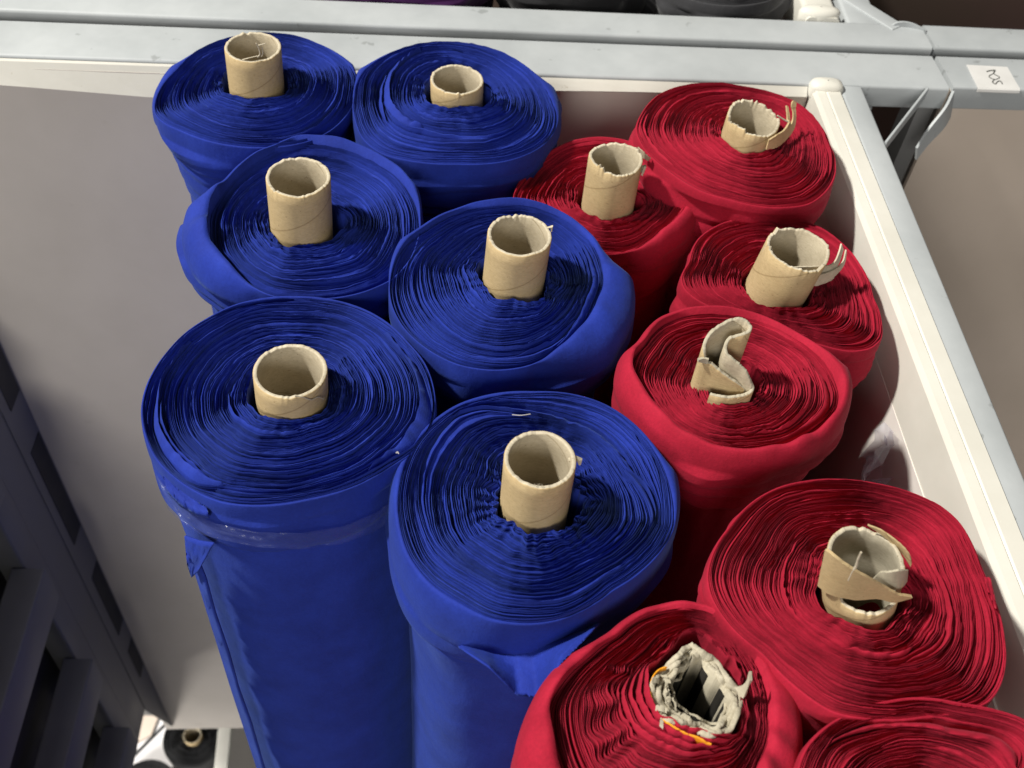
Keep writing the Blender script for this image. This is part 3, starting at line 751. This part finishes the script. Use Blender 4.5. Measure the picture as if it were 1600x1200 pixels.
def crushed(key, name, pts, low, th, mats, seed, closed=False, n=150, jag=0.0005, wob=0.0, parent=None, bottom=None):
    """A bent cardboard wall: (x, y, height) along its upper edge, straight down to low."""
    q = ROLLS[key]; rng = np.random.default_rng(seed)
    P = np.array([atz(x, y, q['zt'] + h) for x, y, h in pts])
    if closed: P = np.vstack([P, P[:1]])
    P = resample(curve(P, n * 3), n)
    P[:, 2] += jag * np.convolve(rng.normal(size=n), np.ones(3) / 1.6, 'same')
    w = wob * np.convolve(np.convolve(rng.normal(size=n), np.ones(9) / 3, 'same'), np.ones(5) / 3.5, 'same')
    tan = np.gradient(P[:, :2], axis=0); nrm = np.stack([-tan[:, 1], tan[:, 0]], 1); nrm /= np.linalg.norm(nrm, axis=1)[:, None] + 1e-9
    P[:, :2] += nrm * w[:, None]
    rows, k = [], []
    def row(off, z, i):
        rows.append(np.c_[P[:, :2] + nrm * off, z]); k.append(i)
    zt_ = P[:, 2]; zl = np.full(n, q['zt'] + low) if bottom is None else q['zt'] + np.interp(np.linspace(0, 1, n), np.linspace(0, 1, len(bottom)), bottom)
    zl = np.minimum(zl, zt_ - 0.002)
    for f in (0, 0.4, 0.7, 0.9, 1): row(-th / 2, zl + (zt_ - 0.0005 - zl) * f, 0)
    row(-th / 4, zt_ + 0.0003 * rng.normal(size=n), 1); row(th / 4, zt_ + 0.0003 * rng.normal(size=n), 1)
    for f in (1, 0.9, 0.7, 0.4, 0): row(th / 2, zl + (zt_ - 0.0005 - zl) * f, 2)
    row(-th / 2, zl, 2)
    nr = len(rows); f = grid_faces(nr, n, False)
    mi = np.repeat([0, 0, 0, 0, 1, 1, 1, 2, 2, 2, 2, 2], n - 1)
    return obj(name, np.concatenate(rows), f, None, parent or q['t'], True, [M[x] for x in mats], mi)


O, S = np.array([1050, 480]), 7.06
c3 = crushed('r3', 'cardboard_core', zpx(O, S, [(800, 885, 0.016), (700, 815, 0.022), (560, 710, 0.029), (430, 610, 0.034), (385, 575, 0.036), (362, 480, 0.043), (368, 380, 0.048), (435, 270, 0.053),
                                                (560, 180, 0.057), (680, 125, 0.059), (790, 130, 0.059), (862, 190, 0.057), (855, 252, 0.055), (790, 288, 0.054), (700, 312, 0.052), (625, 350, 0.050),
                                                (594, 420, 0.047), (604, 500, 0.044), (665, 562, 0.041), (762, 642, 0.036), (840, 740, 0.030), (888, 850, 0.022), (880, 910, 0.018), (800, 955, 0.015),
                                                (680, 982, 0.0135), (540, 978, 0.0135), (420, 950, 0.012)]),
             -0.05, 0.0028, ('board', 'pale_board', 'kraft'), 31, n=220, jag=0.0003,
             bottom=[0.009, 0.007, 0.004, 0.001, -0.002, -0.012] + [-0.05] * 22)
m = MB(); e = atz(*(np.array((375, 590)) / S + O), ROLLS['r3']['zt'] + 0.036)
sp = [atz(*(np.array(p) / S + O), ROLLS['r3']['zt'] + 0.036) for p in ((400, 590), (340, 575), (285, 590))]
m.sheet(np.array(sp) + (0, 0, 0.002), np.array(sp) - np.array([[0, 0, 0.003], [0, 0, 0.003], [0, 0, 0.0006]]), 0.002); m.make('torn_nub', M['pale_board'], c3, True)

# thick crushed core of the front red roll, four plies and a torn spur
O, S = np.array([980, 980]), 6.0
outer = R6OUT
inner = [(600, 330), (690, 330), (740, 420), (800, 510), (880, 580), (925, 660), (905, 760), (850, 885), (790, 892), (700, 850), (600, 800), (520, 745), (470, 690), (440, 620), (420, 560), (440, 505), (500, 490), (540, 430), (570, 370)]
oc, ic = resample(np.array(outer + outer[:1], float), 61)[:-1], resample(np.array(inner + inner[:1], float), 61)[:-1]
first = None
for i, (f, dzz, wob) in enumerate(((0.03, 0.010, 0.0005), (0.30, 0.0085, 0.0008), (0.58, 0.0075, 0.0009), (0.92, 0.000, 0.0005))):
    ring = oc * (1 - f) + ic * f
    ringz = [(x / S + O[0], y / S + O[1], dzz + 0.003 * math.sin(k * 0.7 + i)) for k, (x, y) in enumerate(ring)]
    o = crushed('r6', 'cardboard_core' if first is None else 'inner_ply', ringz, -0.30, 0.0034 if i < 3 else 0.002, ('pale_board' if i < 3 else 'hole_shade_board', 'pale_board', 'pale_board' if i < 3 else 'hole_shade_board'), 40 + i, True, 240, 0.0002, wob * 0.6, first)
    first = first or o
q = ROLLS['r6']
m = MB(); sp = [atz(*(np.array(p) / S + O), q['zt'] + h) for p, h in (((1010, 560), 0.012), ((1080, 545), 0.015), ((1120, 500), 0.02), ((1155, 412), 0.026))]
lo = [atz(*(np.array(p) / S + O), q['zt'] + h) for p, h in (((1060, 640), 0.010), ((1095, 660), 0.010), ((1130, 575), 0.016), ((1160, 500), 0.024))]
m.sheet(curve(sp, 14), curve(lo, 14), 0.002); m.make('torn_spur', M['pale_board'], first, True)
rng = np.random.default_rng(8); m = MB()
for k in range(9):                             # frayed pulp on the left of the rim
    a = np.array((rng.uniform(280, 450), rng.uniform(470, 830))); h = rng.uniform(0.008, 0.012)
    p0 = atz(*(a / S + O), q['zt'] + h); v = np.array((rng.normal() * 0.004, rng.normal() * 0.004, rng.uniform(-0.001, 0.004))); wv = np.array((rng.normal() * 0.002, rng.normal() * 0.002, 0.001))
    A = curve([p0, p0 + v * 0.5 + (0, 0, 0.001), p0 + v], 7); m.sheet(A, A + wv + rng.normal(size=(7, 3)) * 0.0004, 0.0009)
m.make('frayed_pulp', M['pale_board'], first, True)
op = [(372, 368, 0.0118), (298, 396, 0.0118), (240, 468, 0.0118), (216, 560, 0.0118), (226, 652, 0.0118), (264, 745, 0.0118), (324, 842, 0.0118), (396, 903, 0.0118), (478, 953, 0.0118), (566, 995, 0.0118), (656, 1027, 0.0118), (736, 1070, 0.011), (790, 1092, 0.010)]
crushed('r6', 'orange_strip', zpx(O, S, op), -0.012, 0.0011, ('orange', 'orange', 'orange'), 51, n=80, jag=0.0002)

# ------------------------------------------------------------------ tape, cloth edges and flaps on the blue rolls


def body_patch(key, name, top, bot, off_t, off_b, mat, th=0.0012, n=40, k=6, wob=0.0006, seed=0, parent=None, label=None, taper=False):
    """A patch of cloth or tape that follows a roll's side between two photo lines."""
    rng = np.random.default_rng(seed + 70)
    T, Bq = resample(np.array(top, float), n), resample(np.array(bot, float), n); rows = []
    wl = [np.convolve(rng.normal(size=n), np.ones(5) / 2.2, 'same') * wob for _ in range(k)]
    for i in range(k):
        f = i / (k - 1)
        rows.append([onbody(key, *(T[j] * (1 - f) + Bq[j] * f), off_t * (1 - f) + (off_b * f + 0.0) * (math.sin(PI * j / (n - 1)) ** 0.6 if taper else 1.0) + wl[i][j]) for j in range(n)])
    rows = np.array(rows); c = ROLLS[key]['c']; d = rows - np.r_[c[:2], 0]; d[..., 2] = 0; d /= np.linalg.norm(d, axis=-1)[..., None]
    back = rows - d * th
    v = np.concatenate([rows.reshape(-1, 3), back.reshape(-1, 3)]); f1 = grid_faces(k, n, False); f2 = grid_faces(k, n, False, True) + k * n
    ed = list(range(n)) + [r * n + n - 1 for r in range(1, k)] + [(k - 1) * n + j for j in range(n - 2, -1, -1)] + [r * n for r in range(k - 2, 0, -1)]
    side = np.array([[ed[i], ed[i] + k * n, ed[(i + 1) % len(ed)] + k * n, ed[(i + 1) % len(ed)]] for i in range(len(ed))])
    return obj(name, v, np.concatenate([f1, f2, side]), M[mat], parent or ROLLS[key]['t'], True, label=label)


body_patch('b5', 'clear_tape', [(243, 742), (270, 775), (300, 800), (335, 818), (400, 832), (470, 834), (540, 822), (590, 800), (640, 760)],
           [(262, 795), (285, 818), (310, 834), (340, 842), (400, 855), (470, 859), (535, 850), (585, 832), (628, 800)], 0.0016, 0.0030, 'tape', 0.0004, 60, 7, 0.0010, 1)
ES = [(298, 870), (310, 905), (327, 960), (346, 1020), (363, 1075), (381, 1130), (402, 1195), (418, 1245)]
body_patch('b5', 'cloth_edge', [(x + 9 + 2 * (i % 2), y) for i, (x, y) in enumerate(ES)], [(x - 3, y) for x, y in ES], 0.0045, 0.0015, 'blue', 0.0016, 60, 4, 0.0007, 2)
body_patch('b5', 'cloth_loop', [(288, 838), (310, 846), (334, 850)], [(292, 882), (299, 903), (309, 893)], 0.003, 0.007, 'blue', 0.0016, 16, 8, 0.0006, 9)
body_patch('b5', 'torn_flap', [(252, 735), (272, 760), (300, 780), (322, 795)], [(262, 770), (282, 792), (306, 806), (326, 810)], 0.006, 0.002, 'blue', 0.0012, 24, 5, 0.0006, 3)
body_patch('b6', 'hanging_corner', [(712, 1006), (770, 1018), (830, 1015), (888, 996), (920, 981), (938, 968)],
           [(716, 1012), (764, 1044), (808, 1087), (842, 1090), (878, 1036), (940, 973)], -0.001, 0.030, 'blue', 0.0014, 60, 12, 0.0002, 4, taper=True)
body_patch('r5', 'loose_end', [(1535, 905), (1541, 904), (1548, 904)], [(1556, 985), (1562, 985), (1567, 990)], 0.008, 0.008, 'red', 0.0015, 8, 8, 0.0003, 5)

m = MB(); P = [atz(x, y, ROLLS['b6']['zt'] + 0.006) for x, y in ((800, 648), (814, 649), (829, 647))]; m.tube(curve(P, 8), 0.00042)
tag(m.make('thread', M['thread'], None, True), 'short white thread lying across the front blue roll behind its core', 'thread')
rng = np.random.default_rng(99)
m = MB(); P = [atz(x, y, ROLLS['r2']['zt'] + 0.004) for x, y in ((1040, 281), (1044, 279), (1048, 282))]; m.tube(curve(P, 6), 0.0005)
tag(m.make('lint', M['thread'], None, True), 'fleck of white lint on the red roll beside the back panel', 'lint')
m = MB(); P = [atz(x, y, ROLLS['b5']['zt'] + 0.005) for x, y in ((619, 708), (621, 706), (623, 709))]; m.tube(curve(P, 6), 0.0005)
tag(m.make('lint', M['thread'], None, True), 'fleck of white lint near the right rim of the big taped blue roll', 'lint')

# scrap of clear film between the red rolls and the divider
g = np.random.default_rng(4); c0 = atx(1362, 735, 0.395); A = []
nx, ny = 9, 7
for j in range(ny):
    for i in range(nx):
        u, v = i / (nx - 1) - 0.5, j / (ny - 1) - 0.5
        A.append(c0 + np.array((0.012 * math.sin(5 * u) + g.normal() * 0.004, u * 0.07 + g.normal() * 0.004, v * 0.06 + g.normal() * 0.005)))
o = obj('plastic_scrap', A, grid_faces(ny, nx, False), M['film'], None, False)
tag(o, 'crumpled scrap of clear plastic tucked between the red rolls and the white divider panel', 'plastic scrap')

# ------------------------------------------------------------------ the rack that holds the rolls
XL = -0.607
rack = thing('storage_rack', (0, 1.0, 0), 'grey and cream steel fabric rack that holds the blue and red rolls', 'rack')


def P3(x, y, z): return np.array((x, y, z), float)


AY0, AY1, SL = 1.0105, 1.0805, 0.0205           # front and back edge of the rail at x = 0, and its small skew


def ya(x, y=AY0): return y + SL * x


m = MB(); mid = (AY0 + AY1) / 2
m.bar(P3(-1.2, ya(-1.2, mid), ZB), P3(0.580, ya(0.58, mid), ZB), AY1 - AY0, 0.029, bev=0.0035); m.make('back_rail', M['grey_paint'], rack, True)
m = MB(); m.bar(P3(0.4625, ya(0.46) - 0.001, ZB - 0.0008), P3(0.456, 0.05, ZB - 0.0008), 0.027, 0.029, bev=0.003); m.make('divider_rail', M['grey_paint'], rack, True)
# cream cap of the divider: profile swept along y
prof = [(0.414, -0.060), (0.4155, -0.004), (0.4185, 0.0015), (0.4275, 0.0022), (0.4290, 0.0008), (0.4305, 0.0022), (0.4455, 0.0018), (0.4475, -0.002), (0.4475, -0.02), (0.424, -0.02), (0.421, -0.060)]
ys = [ya(0.43) - 0.003, 0.8, 0.6, 0.4, 0.2, 0.02]
v = np.array([(x + 0.004 * (0.98 - y) * 1.2, y, ZB + z) for y in ys for x, z in prof]); npf = len(prof)
ff = [tuple(q) for q in grid_faces(len(ys), npf)] + [tuple(range(npf))[::-1], tuple(range((len(ys) - 1) * npf, len(ys) * npf))]
obj('divider_cap', v, ff, M['cream_paint'], rack, False)
# rounded end blob of the cap
m = MB(); e = P3(0.432, ya(0.43) - 0.006, ZB + 0.002)
n = 18; rows = []
for k, (s, z) in enumerate(((1.0, -0.012), (1.02, 0.0), (0.9, 0.004), (0.6, 0.0062), (0.05, 0.007))):
    rows.append([e + (0.019 * s * math.copysign(abs(math.cos(t)) ** 0.7, math.cos(t)), 0.012 * s * math.copysign(abs(math.sin(t)) ** 0.7, math.sin(t)), z) for t in np.linspace(0, 2 * PI, n, endpoint=False)])
obj('end_cap', np.array(rows).reshape(-1, 3), grid_faces(5, n), M['cream_paint'], rack, True)
m = MB(); m.box((0.4155, 0.02, DECK), (0.4225, ya(0.42) - 0.012, ZB - 0.058)); m.make('divider_panel', M['white_panel'], rack)
PB = 0.992                                      # face of the back panel
PBR = 1.0125


def pby(x): return PB + (PBR - PB) * (x - XL) / (0.414 - XL)


pv = [(x, pby(x) + dy, z) for z in (DECK - 0.005, ZB - 0.012) for x, dy in ((XL - 0.02, 0), (0.414, 0), (0.414, 0.004), (XL - 0.02, 0.004))]
m = MB(); m.add(pv, [(0, 3, 2, 1), (4, 5, 6, 7), (0, 1, 5, 4), (1, 2, 6, 5), (2, 3, 7, 6), (3, 0, 4, 7)]); m.make('back_panel', M['panel'], rack)
# cream flange under the rail, deeper on the left
xs = np.linspace(XL - 0.4, 0.412, 24); v = []
for x in xs:
    dpt = np.interp(x, [-1, -0.5, -0.3, 0.0, 0.2, 0.42], [0.018, 0.021, 0.032, 0.010, 0.005, 0.004])
    yt = ya(x) - 0.0015
    v += [(x, yt, ZB - 0.003), (x, yt - 0.002, ZB - 0.005), (x, min(yt - 0.0025, pby(x) - 0.003 - 0.005 * dpt / 0.03), ZB - 0.007 - dpt), (x, pby(x) - 0.0008, ZB - 0.010 - dpt)]
obj('back_flange', v, [tuple(q) for q in grid_faces(len(xs), 4, False)], M['cream_paint'], rack, False)
# left side: slotted strip, post, rungs and the dark sheet behind them
zq = DECK + 0.24
sv = [(x, y, z) for x in (XL - 0.004, XL - 0.0015) for y, z in ((0.925, zq + 0.02), (PB - 0.001, zq - 0.225), (PB - 0.001, zq + 1.2), (0.925, zq + 1.2))]
m = MB(); m.add(sv, [(0, 3, 2, 1), (4, 5, 6, 7), (0, 1, 5, 4), (1, 2, 6, 5), (2, 3, 7, 6), (3, 0, 4, 7)]); m.make('side_strip', M['dark_paint'], rack)
for z0, z1, y0, y1 in ((0.66, 0.92, 0.945, PB - 0.006), (0.32, 0.54, 0.950, PB - 0.006), (0.12, 0.24, 0.955, PB - 0.006), (1.02, 1.26, 0.945, PB - 0.006)):
    m = MB(); m.box((XL - 0.0014, y0, DECK + 0.24 + z0), (XL - 0.0004, y1, DECK + 0.24 + z1)); m.make('strip_slot', M['slot'], rack)
m = MB(); m.box((XL - 0.03, 0.86, DECK + 0.27), (XL - 0.003, 0.9255, DECK + 0.24 + 1.19))
m.bar(P3(XL - 0.0085, 0.872, DECK + 0.24 + 1.19), P3(XL - 0.0085, 0.872, DECK + 0.27), 0.026, 0.03, up=(1, 0, 0), bev=0.005)
m.bar(P3(XL - 0.002, 0.835, DECK + 0.24 + 1.19), P3(XL - 0.002, 0.835, DECK + 0.27), 0.052, 0.04, up=(1, 0, 0), bev=0.004); m.make('side_post', M['dark_paint'], rack, True)
for z in (1.10, 0.82, 0.52, 0.225):
    m = MB(); m.bar(P3(XL + 0.004, 0.806, DECK + 0.24 + z), P3(XL + 0.004, 0.0, DECK + 0.24 + z), 0.05, 0.085, bev=0.004); m.make('side_rung', M['dark_paint'], rack, True)
m = MB(); m.box((XL - 0.06, 0.0, DECK + 0.28), (XL - 0.05, 0.93, DECK + 0.24 + 1.12)); m.make('side_sheet', M['dark_panel'], rack)
m = MB(); m.box((-0.40, 0.04, DECK - 0.03), (0.4145, PB - 0.004, DECK - 0.0005)); m.make('deck', M['dark_paint'], rack)
m = MB()
for x, y in ((0.48, 1.045), (0.44, 0.05), (-0.36, 0.06), (-0.36, 0.96)): m.box((x - 0.02, y - 0.02, 0), (x + 0.02, y + 0.02, DECK - 0.032 if x < 0.45 and y < 1 else ZB - 0.031))
m.make('support_post', M['grey_paint'], rack)

# hook bracket between rail and divider
m = MB(); a, b = aty(1450, 137, ya(0.55) - 0.004), atx(1384, 222, 0.4775)
m.bar(a, b, 0.003, 0.016, bev=0.0008); m.make('brace', M['grey_paint'], rack, True)

# the rack behind
rear = thing('storage_rack', (0, 1.3, 0), 'grey steel rack behind the back rail, holding the purple and black rolls', 'rack')
m = MB(); BY0, BY1 = 1.099, 1.151; midb = (BY0 + BY1) / 2
m.bar(P3(-1.2, midb - 1.2 * 0.0165, ZB), P3(0.586, midb + 0.586 * 0.0165, ZB), BY1 - BY0, 0.03, bev=0.004); m.make('front_rail', M['grey_paint'], rear, True)
m = MB(); m.bar(P3(0.514, 1.158, ZB - 0.001), P3(0.540, 2.0, ZB - 0.001), 0.042, 0.028, bev=0.004); m.make('divider_rail', M['grey_paint'], rear, True)
m = MB(); m.bar(P3(0.462, 1.160, ZB + 0.003), P3(0.478, 2.0, ZB + 0.003), 0.042, 0.05, bev=0.006)
m.make('divider_cap', M['cream_paint'], rear, True)
rows = []; e = P3(0.459, 1.172, ZB + 0.004)
for s, z in ((1.0, -0.012), (1.02, 0.0), (0.9, 0.004), (0.6, 0.0062), (0.05, 0.007)):
    rows.append([e + (0.026 * s * math.cos(t), 0.012 * s * math.sin(t), z) for t in np.linspace(0, 2 * PI, 18, endpoint=False)])
obj('end_cap', np.array(rows).reshape(-1, 3), grid_faces(5, 18), M['cream_paint'], rear, True)
m = MB(); m.box((0.449, 1.17, DECK), (0.455, 2.0, ZB - 0.046)); m.make('divider_panel', M['white_panel'], rear)
m = MB(); a, b = atz(1405, 45, ZB + 0.001), atz(1300, -22, ZB + 0.001); m.bar(a + (0, 0.004, 0), b, 0.022, 0.005, bev=0.001); m.make('brace', M['grey_paint'], rear, True)
A = curve([atz(x, y, ZB + h) for x, y, h in ((1392, 40, 0.0), (1405, 34, 0.006), (1425, 36, 0.006), (1448, 47, 0.001))], 16)
m = MB(); m.sheet(A, A + np.array((0.001, 0.001, -0.018)), 0.0025); m.make('hook_plate', M['grey_paint'], rear, True)
m = MB(); m.box((-1.2, 2.0, DECK), (0.56, 2.02, ZB - 0.03)); m.make('back_panel', M['shade_brown_panel'], rear)
m = MB(); m.box((-1.1, 1.17, DECK - 0.03), (0.44, 1.98, DECK - 0.0005)); m.make('deck', M['dark_paint'], rear)
m = MB()
for x, y in ((0.52, 1.13), (-1.1, 1.13), (0.52, 1.96), (-1.1, 1.96)): m.box((x - 0.015, y - 0.015, 0), (x + 0.015, y + 0.015, ZB - 0.032))
m.make('support_post', M['grey_paint'], rear)

# the bay to the right and the one behind it
side = thing('storage_rack', (0.9, 1.05, 0), 'grey steel rack with a tan back panel, beyond the divider on the right', 'rack')
m = MB(); m.bar(P3(0.5855, ya(0.5855, mid), ZB + 0.001), P3(1.8, ya(1.8, mid), ZB + 0.001), AY1 - AY0 - 0.004, 0.03, bev=0.003); m.make('back_rail', M['grey_paint'], side, True)
m = MB(); m.box((0.583, ya(0.6) + 0.004, DECK), (1.8, ya(0.6) + 0.01, ZB - 0.006)); m.make('back_panel', M['tan_panel'], side)
hp = curve([P3(0.5855, ya(0.585) - 0.001, ZB - 0.002), P3(0.572, 0.999, ZB - 0.010), P3(0.556, 0.985, ZB - 0.030), P3(0.548, 0.978, ZB - 0.052)], 18)
m = MB(); m.sheet(hp, hp + np.array((0.016, 0.010, -0.040)) * np.linspace(1, 0.5, 18)[:, None], 0.003); m.make('hook_plate', M['grey_paint'], side, True)
m = MB(); m.box((0.560, 1.035, 0), (0.580, 1.075, ZB - 0.035)); m.make('support_post', M['dark_paint'], side)
m = MB(); m.box((1.74, 1.045, 0), (1.78, 1.085, ZB - 0.035)); m.make('support_post', M['dark_paint'], side)
lab = MB(); lx = [atz(x, y, ZB + 0.0022) for x, y in ((1510.5, 101), (1574, 104.5), (1594, 139), (1528, 136.5))]
fold = [lx[2] + (0.0, -0.0016, -0.0014), lx[3] + (0, -0.0016, -0.0014)]; fold2 = [fold[0] + (0, -0.0006, -0.003), fold[1] + (0, -0.0006, -0.003)]
vv = np.array(lx + fold + fold2); vv = np.vstack([vv, vv + (0, 0.0006, -0.0008)])
o = obj('paper_label', vv, [(0, 3, 2, 1), (3, 5, 4, 2), (5, 7, 6, 4), (8, 9, 10, 11), (11, 10, 12, 13), (13, 12, 14, 15), (0, 1, 9, 8), (1, 2, 10, 9), (2, 4, 12, 10), (4, 6, 14, 12), (6, 7, 15, 14), (7, 5, 13, 15), (5, 3, 11, 13), (3, 0, 8, 11)], M['paper'], None, False)
tag(o, 'small white paper label with handwritten number folded over the right rail', 'label')
m = MB()
for st, wd in (([(665, 352), (760, 325), (885, 322)], 1.3), ([(880, 318), (862, 360), (838, 395)], 0.9), ([(838, 300), (845, 345), (835, 395)], 0.7),
               ([(830, 402), (750, 440), (726, 478), (775, 515), (868, 548), (945, 525), (990, 488), (905, 440), (830, 402)], 0.9),
               ([(868, 548), (812, 595), (840, 640), (892, 658), (925, 610), (985, 580), (1030, 610), (1064, 662)], 1.1)):
    P = [atz(x / 16 + 1500, y / 16 + 90, ZB + 0.0025) for x, y in st]; m.tube(curve(P, 24), 0.00055 * wd, 6)
m.make('handwriting', M['ink'], o, True)
farr = thing('storage_rack', (0.9, 1.4, 0), 'grey steel rack at the top right with its inside coloured dark brown as shade', 'rack')
m = MB(); m.bar(P3(0.5905, midb + 0.59 * 0.0165 + 0.003, ZB - 0.0005), P3(1.8, midb + 1.8 * 0.0165, ZB - 0.0005), BY1 - BY0, 0.03, bev=0.004); m.make('front_rail', M['grey_paint'], farr, True)
m = MB(); m.box((0.60, 1.75, DECK), (1.8, 1.77, ZB + 0.3)); m.make('back_panel', M['shade_brown_panel'], farr)
m = MB(); m.box((0.62, 1.135, 0), (0.65, 1.150, ZB - 0.033)); m.box((1.74, 1.135, 0), (1.77, 1.150, ZB - 0.033)); m.box((0.62, 1.745, 0), (0.65, 1.7495, DECK)); m.make('support_post', M['grey_paint'], farr)

# rolls behind the rear rail
for k, (x, rr, mt, lb) in enumerate(((-0.055, 0.118, 'purple', 'dark purple fabric roll behind the rear rail at the top edge'),
                                     (0.155, 0.098, 'black', 'wrinkled black fabric roll behind the rear rail, next to the purple one'),
                                     (0.345, 0.094, 'charcoal', 'charcoal fabric roll behind the rear rail, beside the cream divider'))):
    ring = [(x + rr * (1 + 0.02 * math.sin(3 * t)) * math.cos(t), 1.27 + rr * math.sin(t)) for t in np.linspace(0, 2 * PI, 24, endpoint=False)]
    roll('k%d' % k, mt, 'fabric_roll', lb, None, (x, 1.27, ZT), ring, drop=0.014, dz=-0.02 - 0.006 * k, N=30, Mth=360, seed=60 + k, wr=0.004, nrand=2, pts3=True, steps=((0.05, 0.012, 4.4, 0.005), (0.09, 0.01, 4.0, 0.005)))
    q = ROLLS['k%d' % k]
    core('k%d' % k, tuple(np.array([CX, CY]) + F * (R.T @ (np.array((x, 1.27, q['zt'] + 0.04)) - CAM))[:2] / (R.T @ (np.array((x, 1.27, q['zt'] + 0.04)) - CAM))[2]), 62, seed=80 + k)

# ------------------------------------------------------------------ the storey below, seen under the back panel
m = MB(); m.box((-5, -3, -0.1), (5, 6, 0)); o = m.make('floor', M['floor']); o['kind'] = 'structure'
LZ = ZT - 2.68


def low_roll(xp, yp, rad, label, z=LZ):
    global DECK
    c = atz(xp, yp, z); sv = DECK; DECK = 0.0
    ring = [(c[0] + rad * math.cos(t), c[1] + rad * math.sin(t)) for t in np.linspace(0, 2 * PI, 24, endpoint=False)]
    key = 'l%d' % int(xp)
    roll(key, 'black', 'fabric_roll', label, None, tuple(c), ring, drop=0.014, dz=z - ZT, N=26, Mth=300, seed=int(xp), nrand=1, pts3=True)
    q = ROLLS[key]; tp = R.T @ (np.array((c[0], c[1], z + 0.02)) - CAM)
    core(key, (CX + F * tp[0] / tp[2], CY + F * tp[1] / tp[2]), 28, seed=90, sink=0.2); DECK = sv


low_roll(302, 1152, 0.092, 'black fabric roll on the storey below, pale core end showing under the back panel')
low_roll(226, 1236, 0.095, 'black fabric roll at the bottom edge on the storey below, beside the white sheet')
lowr = thing('storage_rack', (-0.6, 1.3, 0), 'cream edged rack on the storey below the bin, under the back panel', 'rack')
m = MB(); a, b = atz(354, 1110, LZ + 0.02), atz(342, 1230, LZ + 0.02); d = (b - a) / np.linalg.norm(b - a)
m.bar(a - d * 0.3, b + d * 0.4, 0.042, 0.05, bev=0.004); m.make('divider_cap', M['cream_paint'], lowr, True)
w = a - d * 0.3; e = b + d * 0.4; m = MB(); m.sheet(np.array([w, e]) + (0, 0, -0.055), np.array([[w[0], w[1], 0.0], [e[0], e[1], 0.0]]), 0.006); m.make('divider_panel', M['white_panel'], lowr)
# white wrapped sheet with a dark strap
a = [atz(x, y, LZ - 0.06) for x, y in ((205, 1120), (290, 1120), (275, 1165), (262, 1240), (175, 1240))]
vv = np.array(a); vv = np.vstack([vv, vv - (0, 0, 0.9)]); nn = 5
n2 = [(0, 4, 3, 2, 1)] + [(i, (i + 1) % nn, nn + (i + 1) % nn, nn + i) for i in range(nn)] + [tuple(range(nn, 2 * nn))]
vv[nn:, 2] = 0.0
o = obj('wrapped_bale', vv, n2, M['white_sheet'], None, False); tag(o, 'white wrapped bale on the storey below with a dark strap across it', 'bale')
m = MB(); m.bar(atz(262, 1128, LZ - 0.058), atz(188, 1202, LZ - 0.058), 0.012, 0.003, bev=0.0008); m.make('strap', M['slot'], o)
A = [atz(x, y, LZ - 0.045) for x, y in ((212, 1118), (248, 1118), (236, 1148), (214, 1160))]
vv = np.array(A); vv = np.vstack([vv, vv - (0, 0, 0.012)])
o = obj('cardboard_flap', vv, [(0, 3, 2, 1), (4, 5, 6, 7), (0, 1, 5, 4), (1, 2, 6, 5), (2, 3, 7, 6), (3, 0, 4, 7)], M['tan_panel'], None, False)
tag(o, 'tan board lying on the white wrapped bale below the bin', 'board')

# ------------------------------------------------------------------ light
w = bpy.data.worlds.new('World'); scene.world = w; w.use_nodes = True
bg = w.node_tree.nodes['Background']; bg.inputs[0].default_value = (1.0, 0.97, 0.93, 1); bg.inputs[1].default_value = 0.17


def area(name, pos, target, size, power, color):
    l = bpy.data.lights.new(name, 'AREA'); l.shape = 'DISK'; l.size = size; l.energy = power; l.color = color
    o = bpy.data.objects.new(name, l); COL.objects.link(o); o.location = Vector(pos)
    o.rotation_euler = (Vector(target) - Vector(pos)).to_track_quat('-Z', 'Y').to_euler(); return o


tgt = np.array((0.05, 0.6, ZT)); el, az = math.radians(52), math.radians(-5)
dirl = np.array((-math.cos(el) * math.cos(az), -math.cos(el) * math.sin(az), math.sin(el)))
area('ceiling_lamp', tgt + dirl * 6.0, tgt, 0.42, 600, (1.0, 0.97, 0.90))
area('shop_lamp', np.array((-1.0, -3.5, ZT + 1.7)), tgt, 1.8, 95, (1.0, 0.97, 0.92))
area('lower_fill_lamp', (-1.3, 0.5, 2.25), atz(290, 1160, LZ), 0.3, 16, (1.0, 0.98, 0.95))  # added fill that brightens the storey below, no fixture seen there

scene.view_settings.view_transform = 'Standard'; scene.view_settings.look = 'None'
scene.view_settings.gamma = 1; scene.view_settings.use_curve_mapping = False; scene.view_settings.exposure = 0
scene.render.engine = 'CYCLES'; scene.cycles.max_bounces = 6; scene.cycles.use_denoising = True
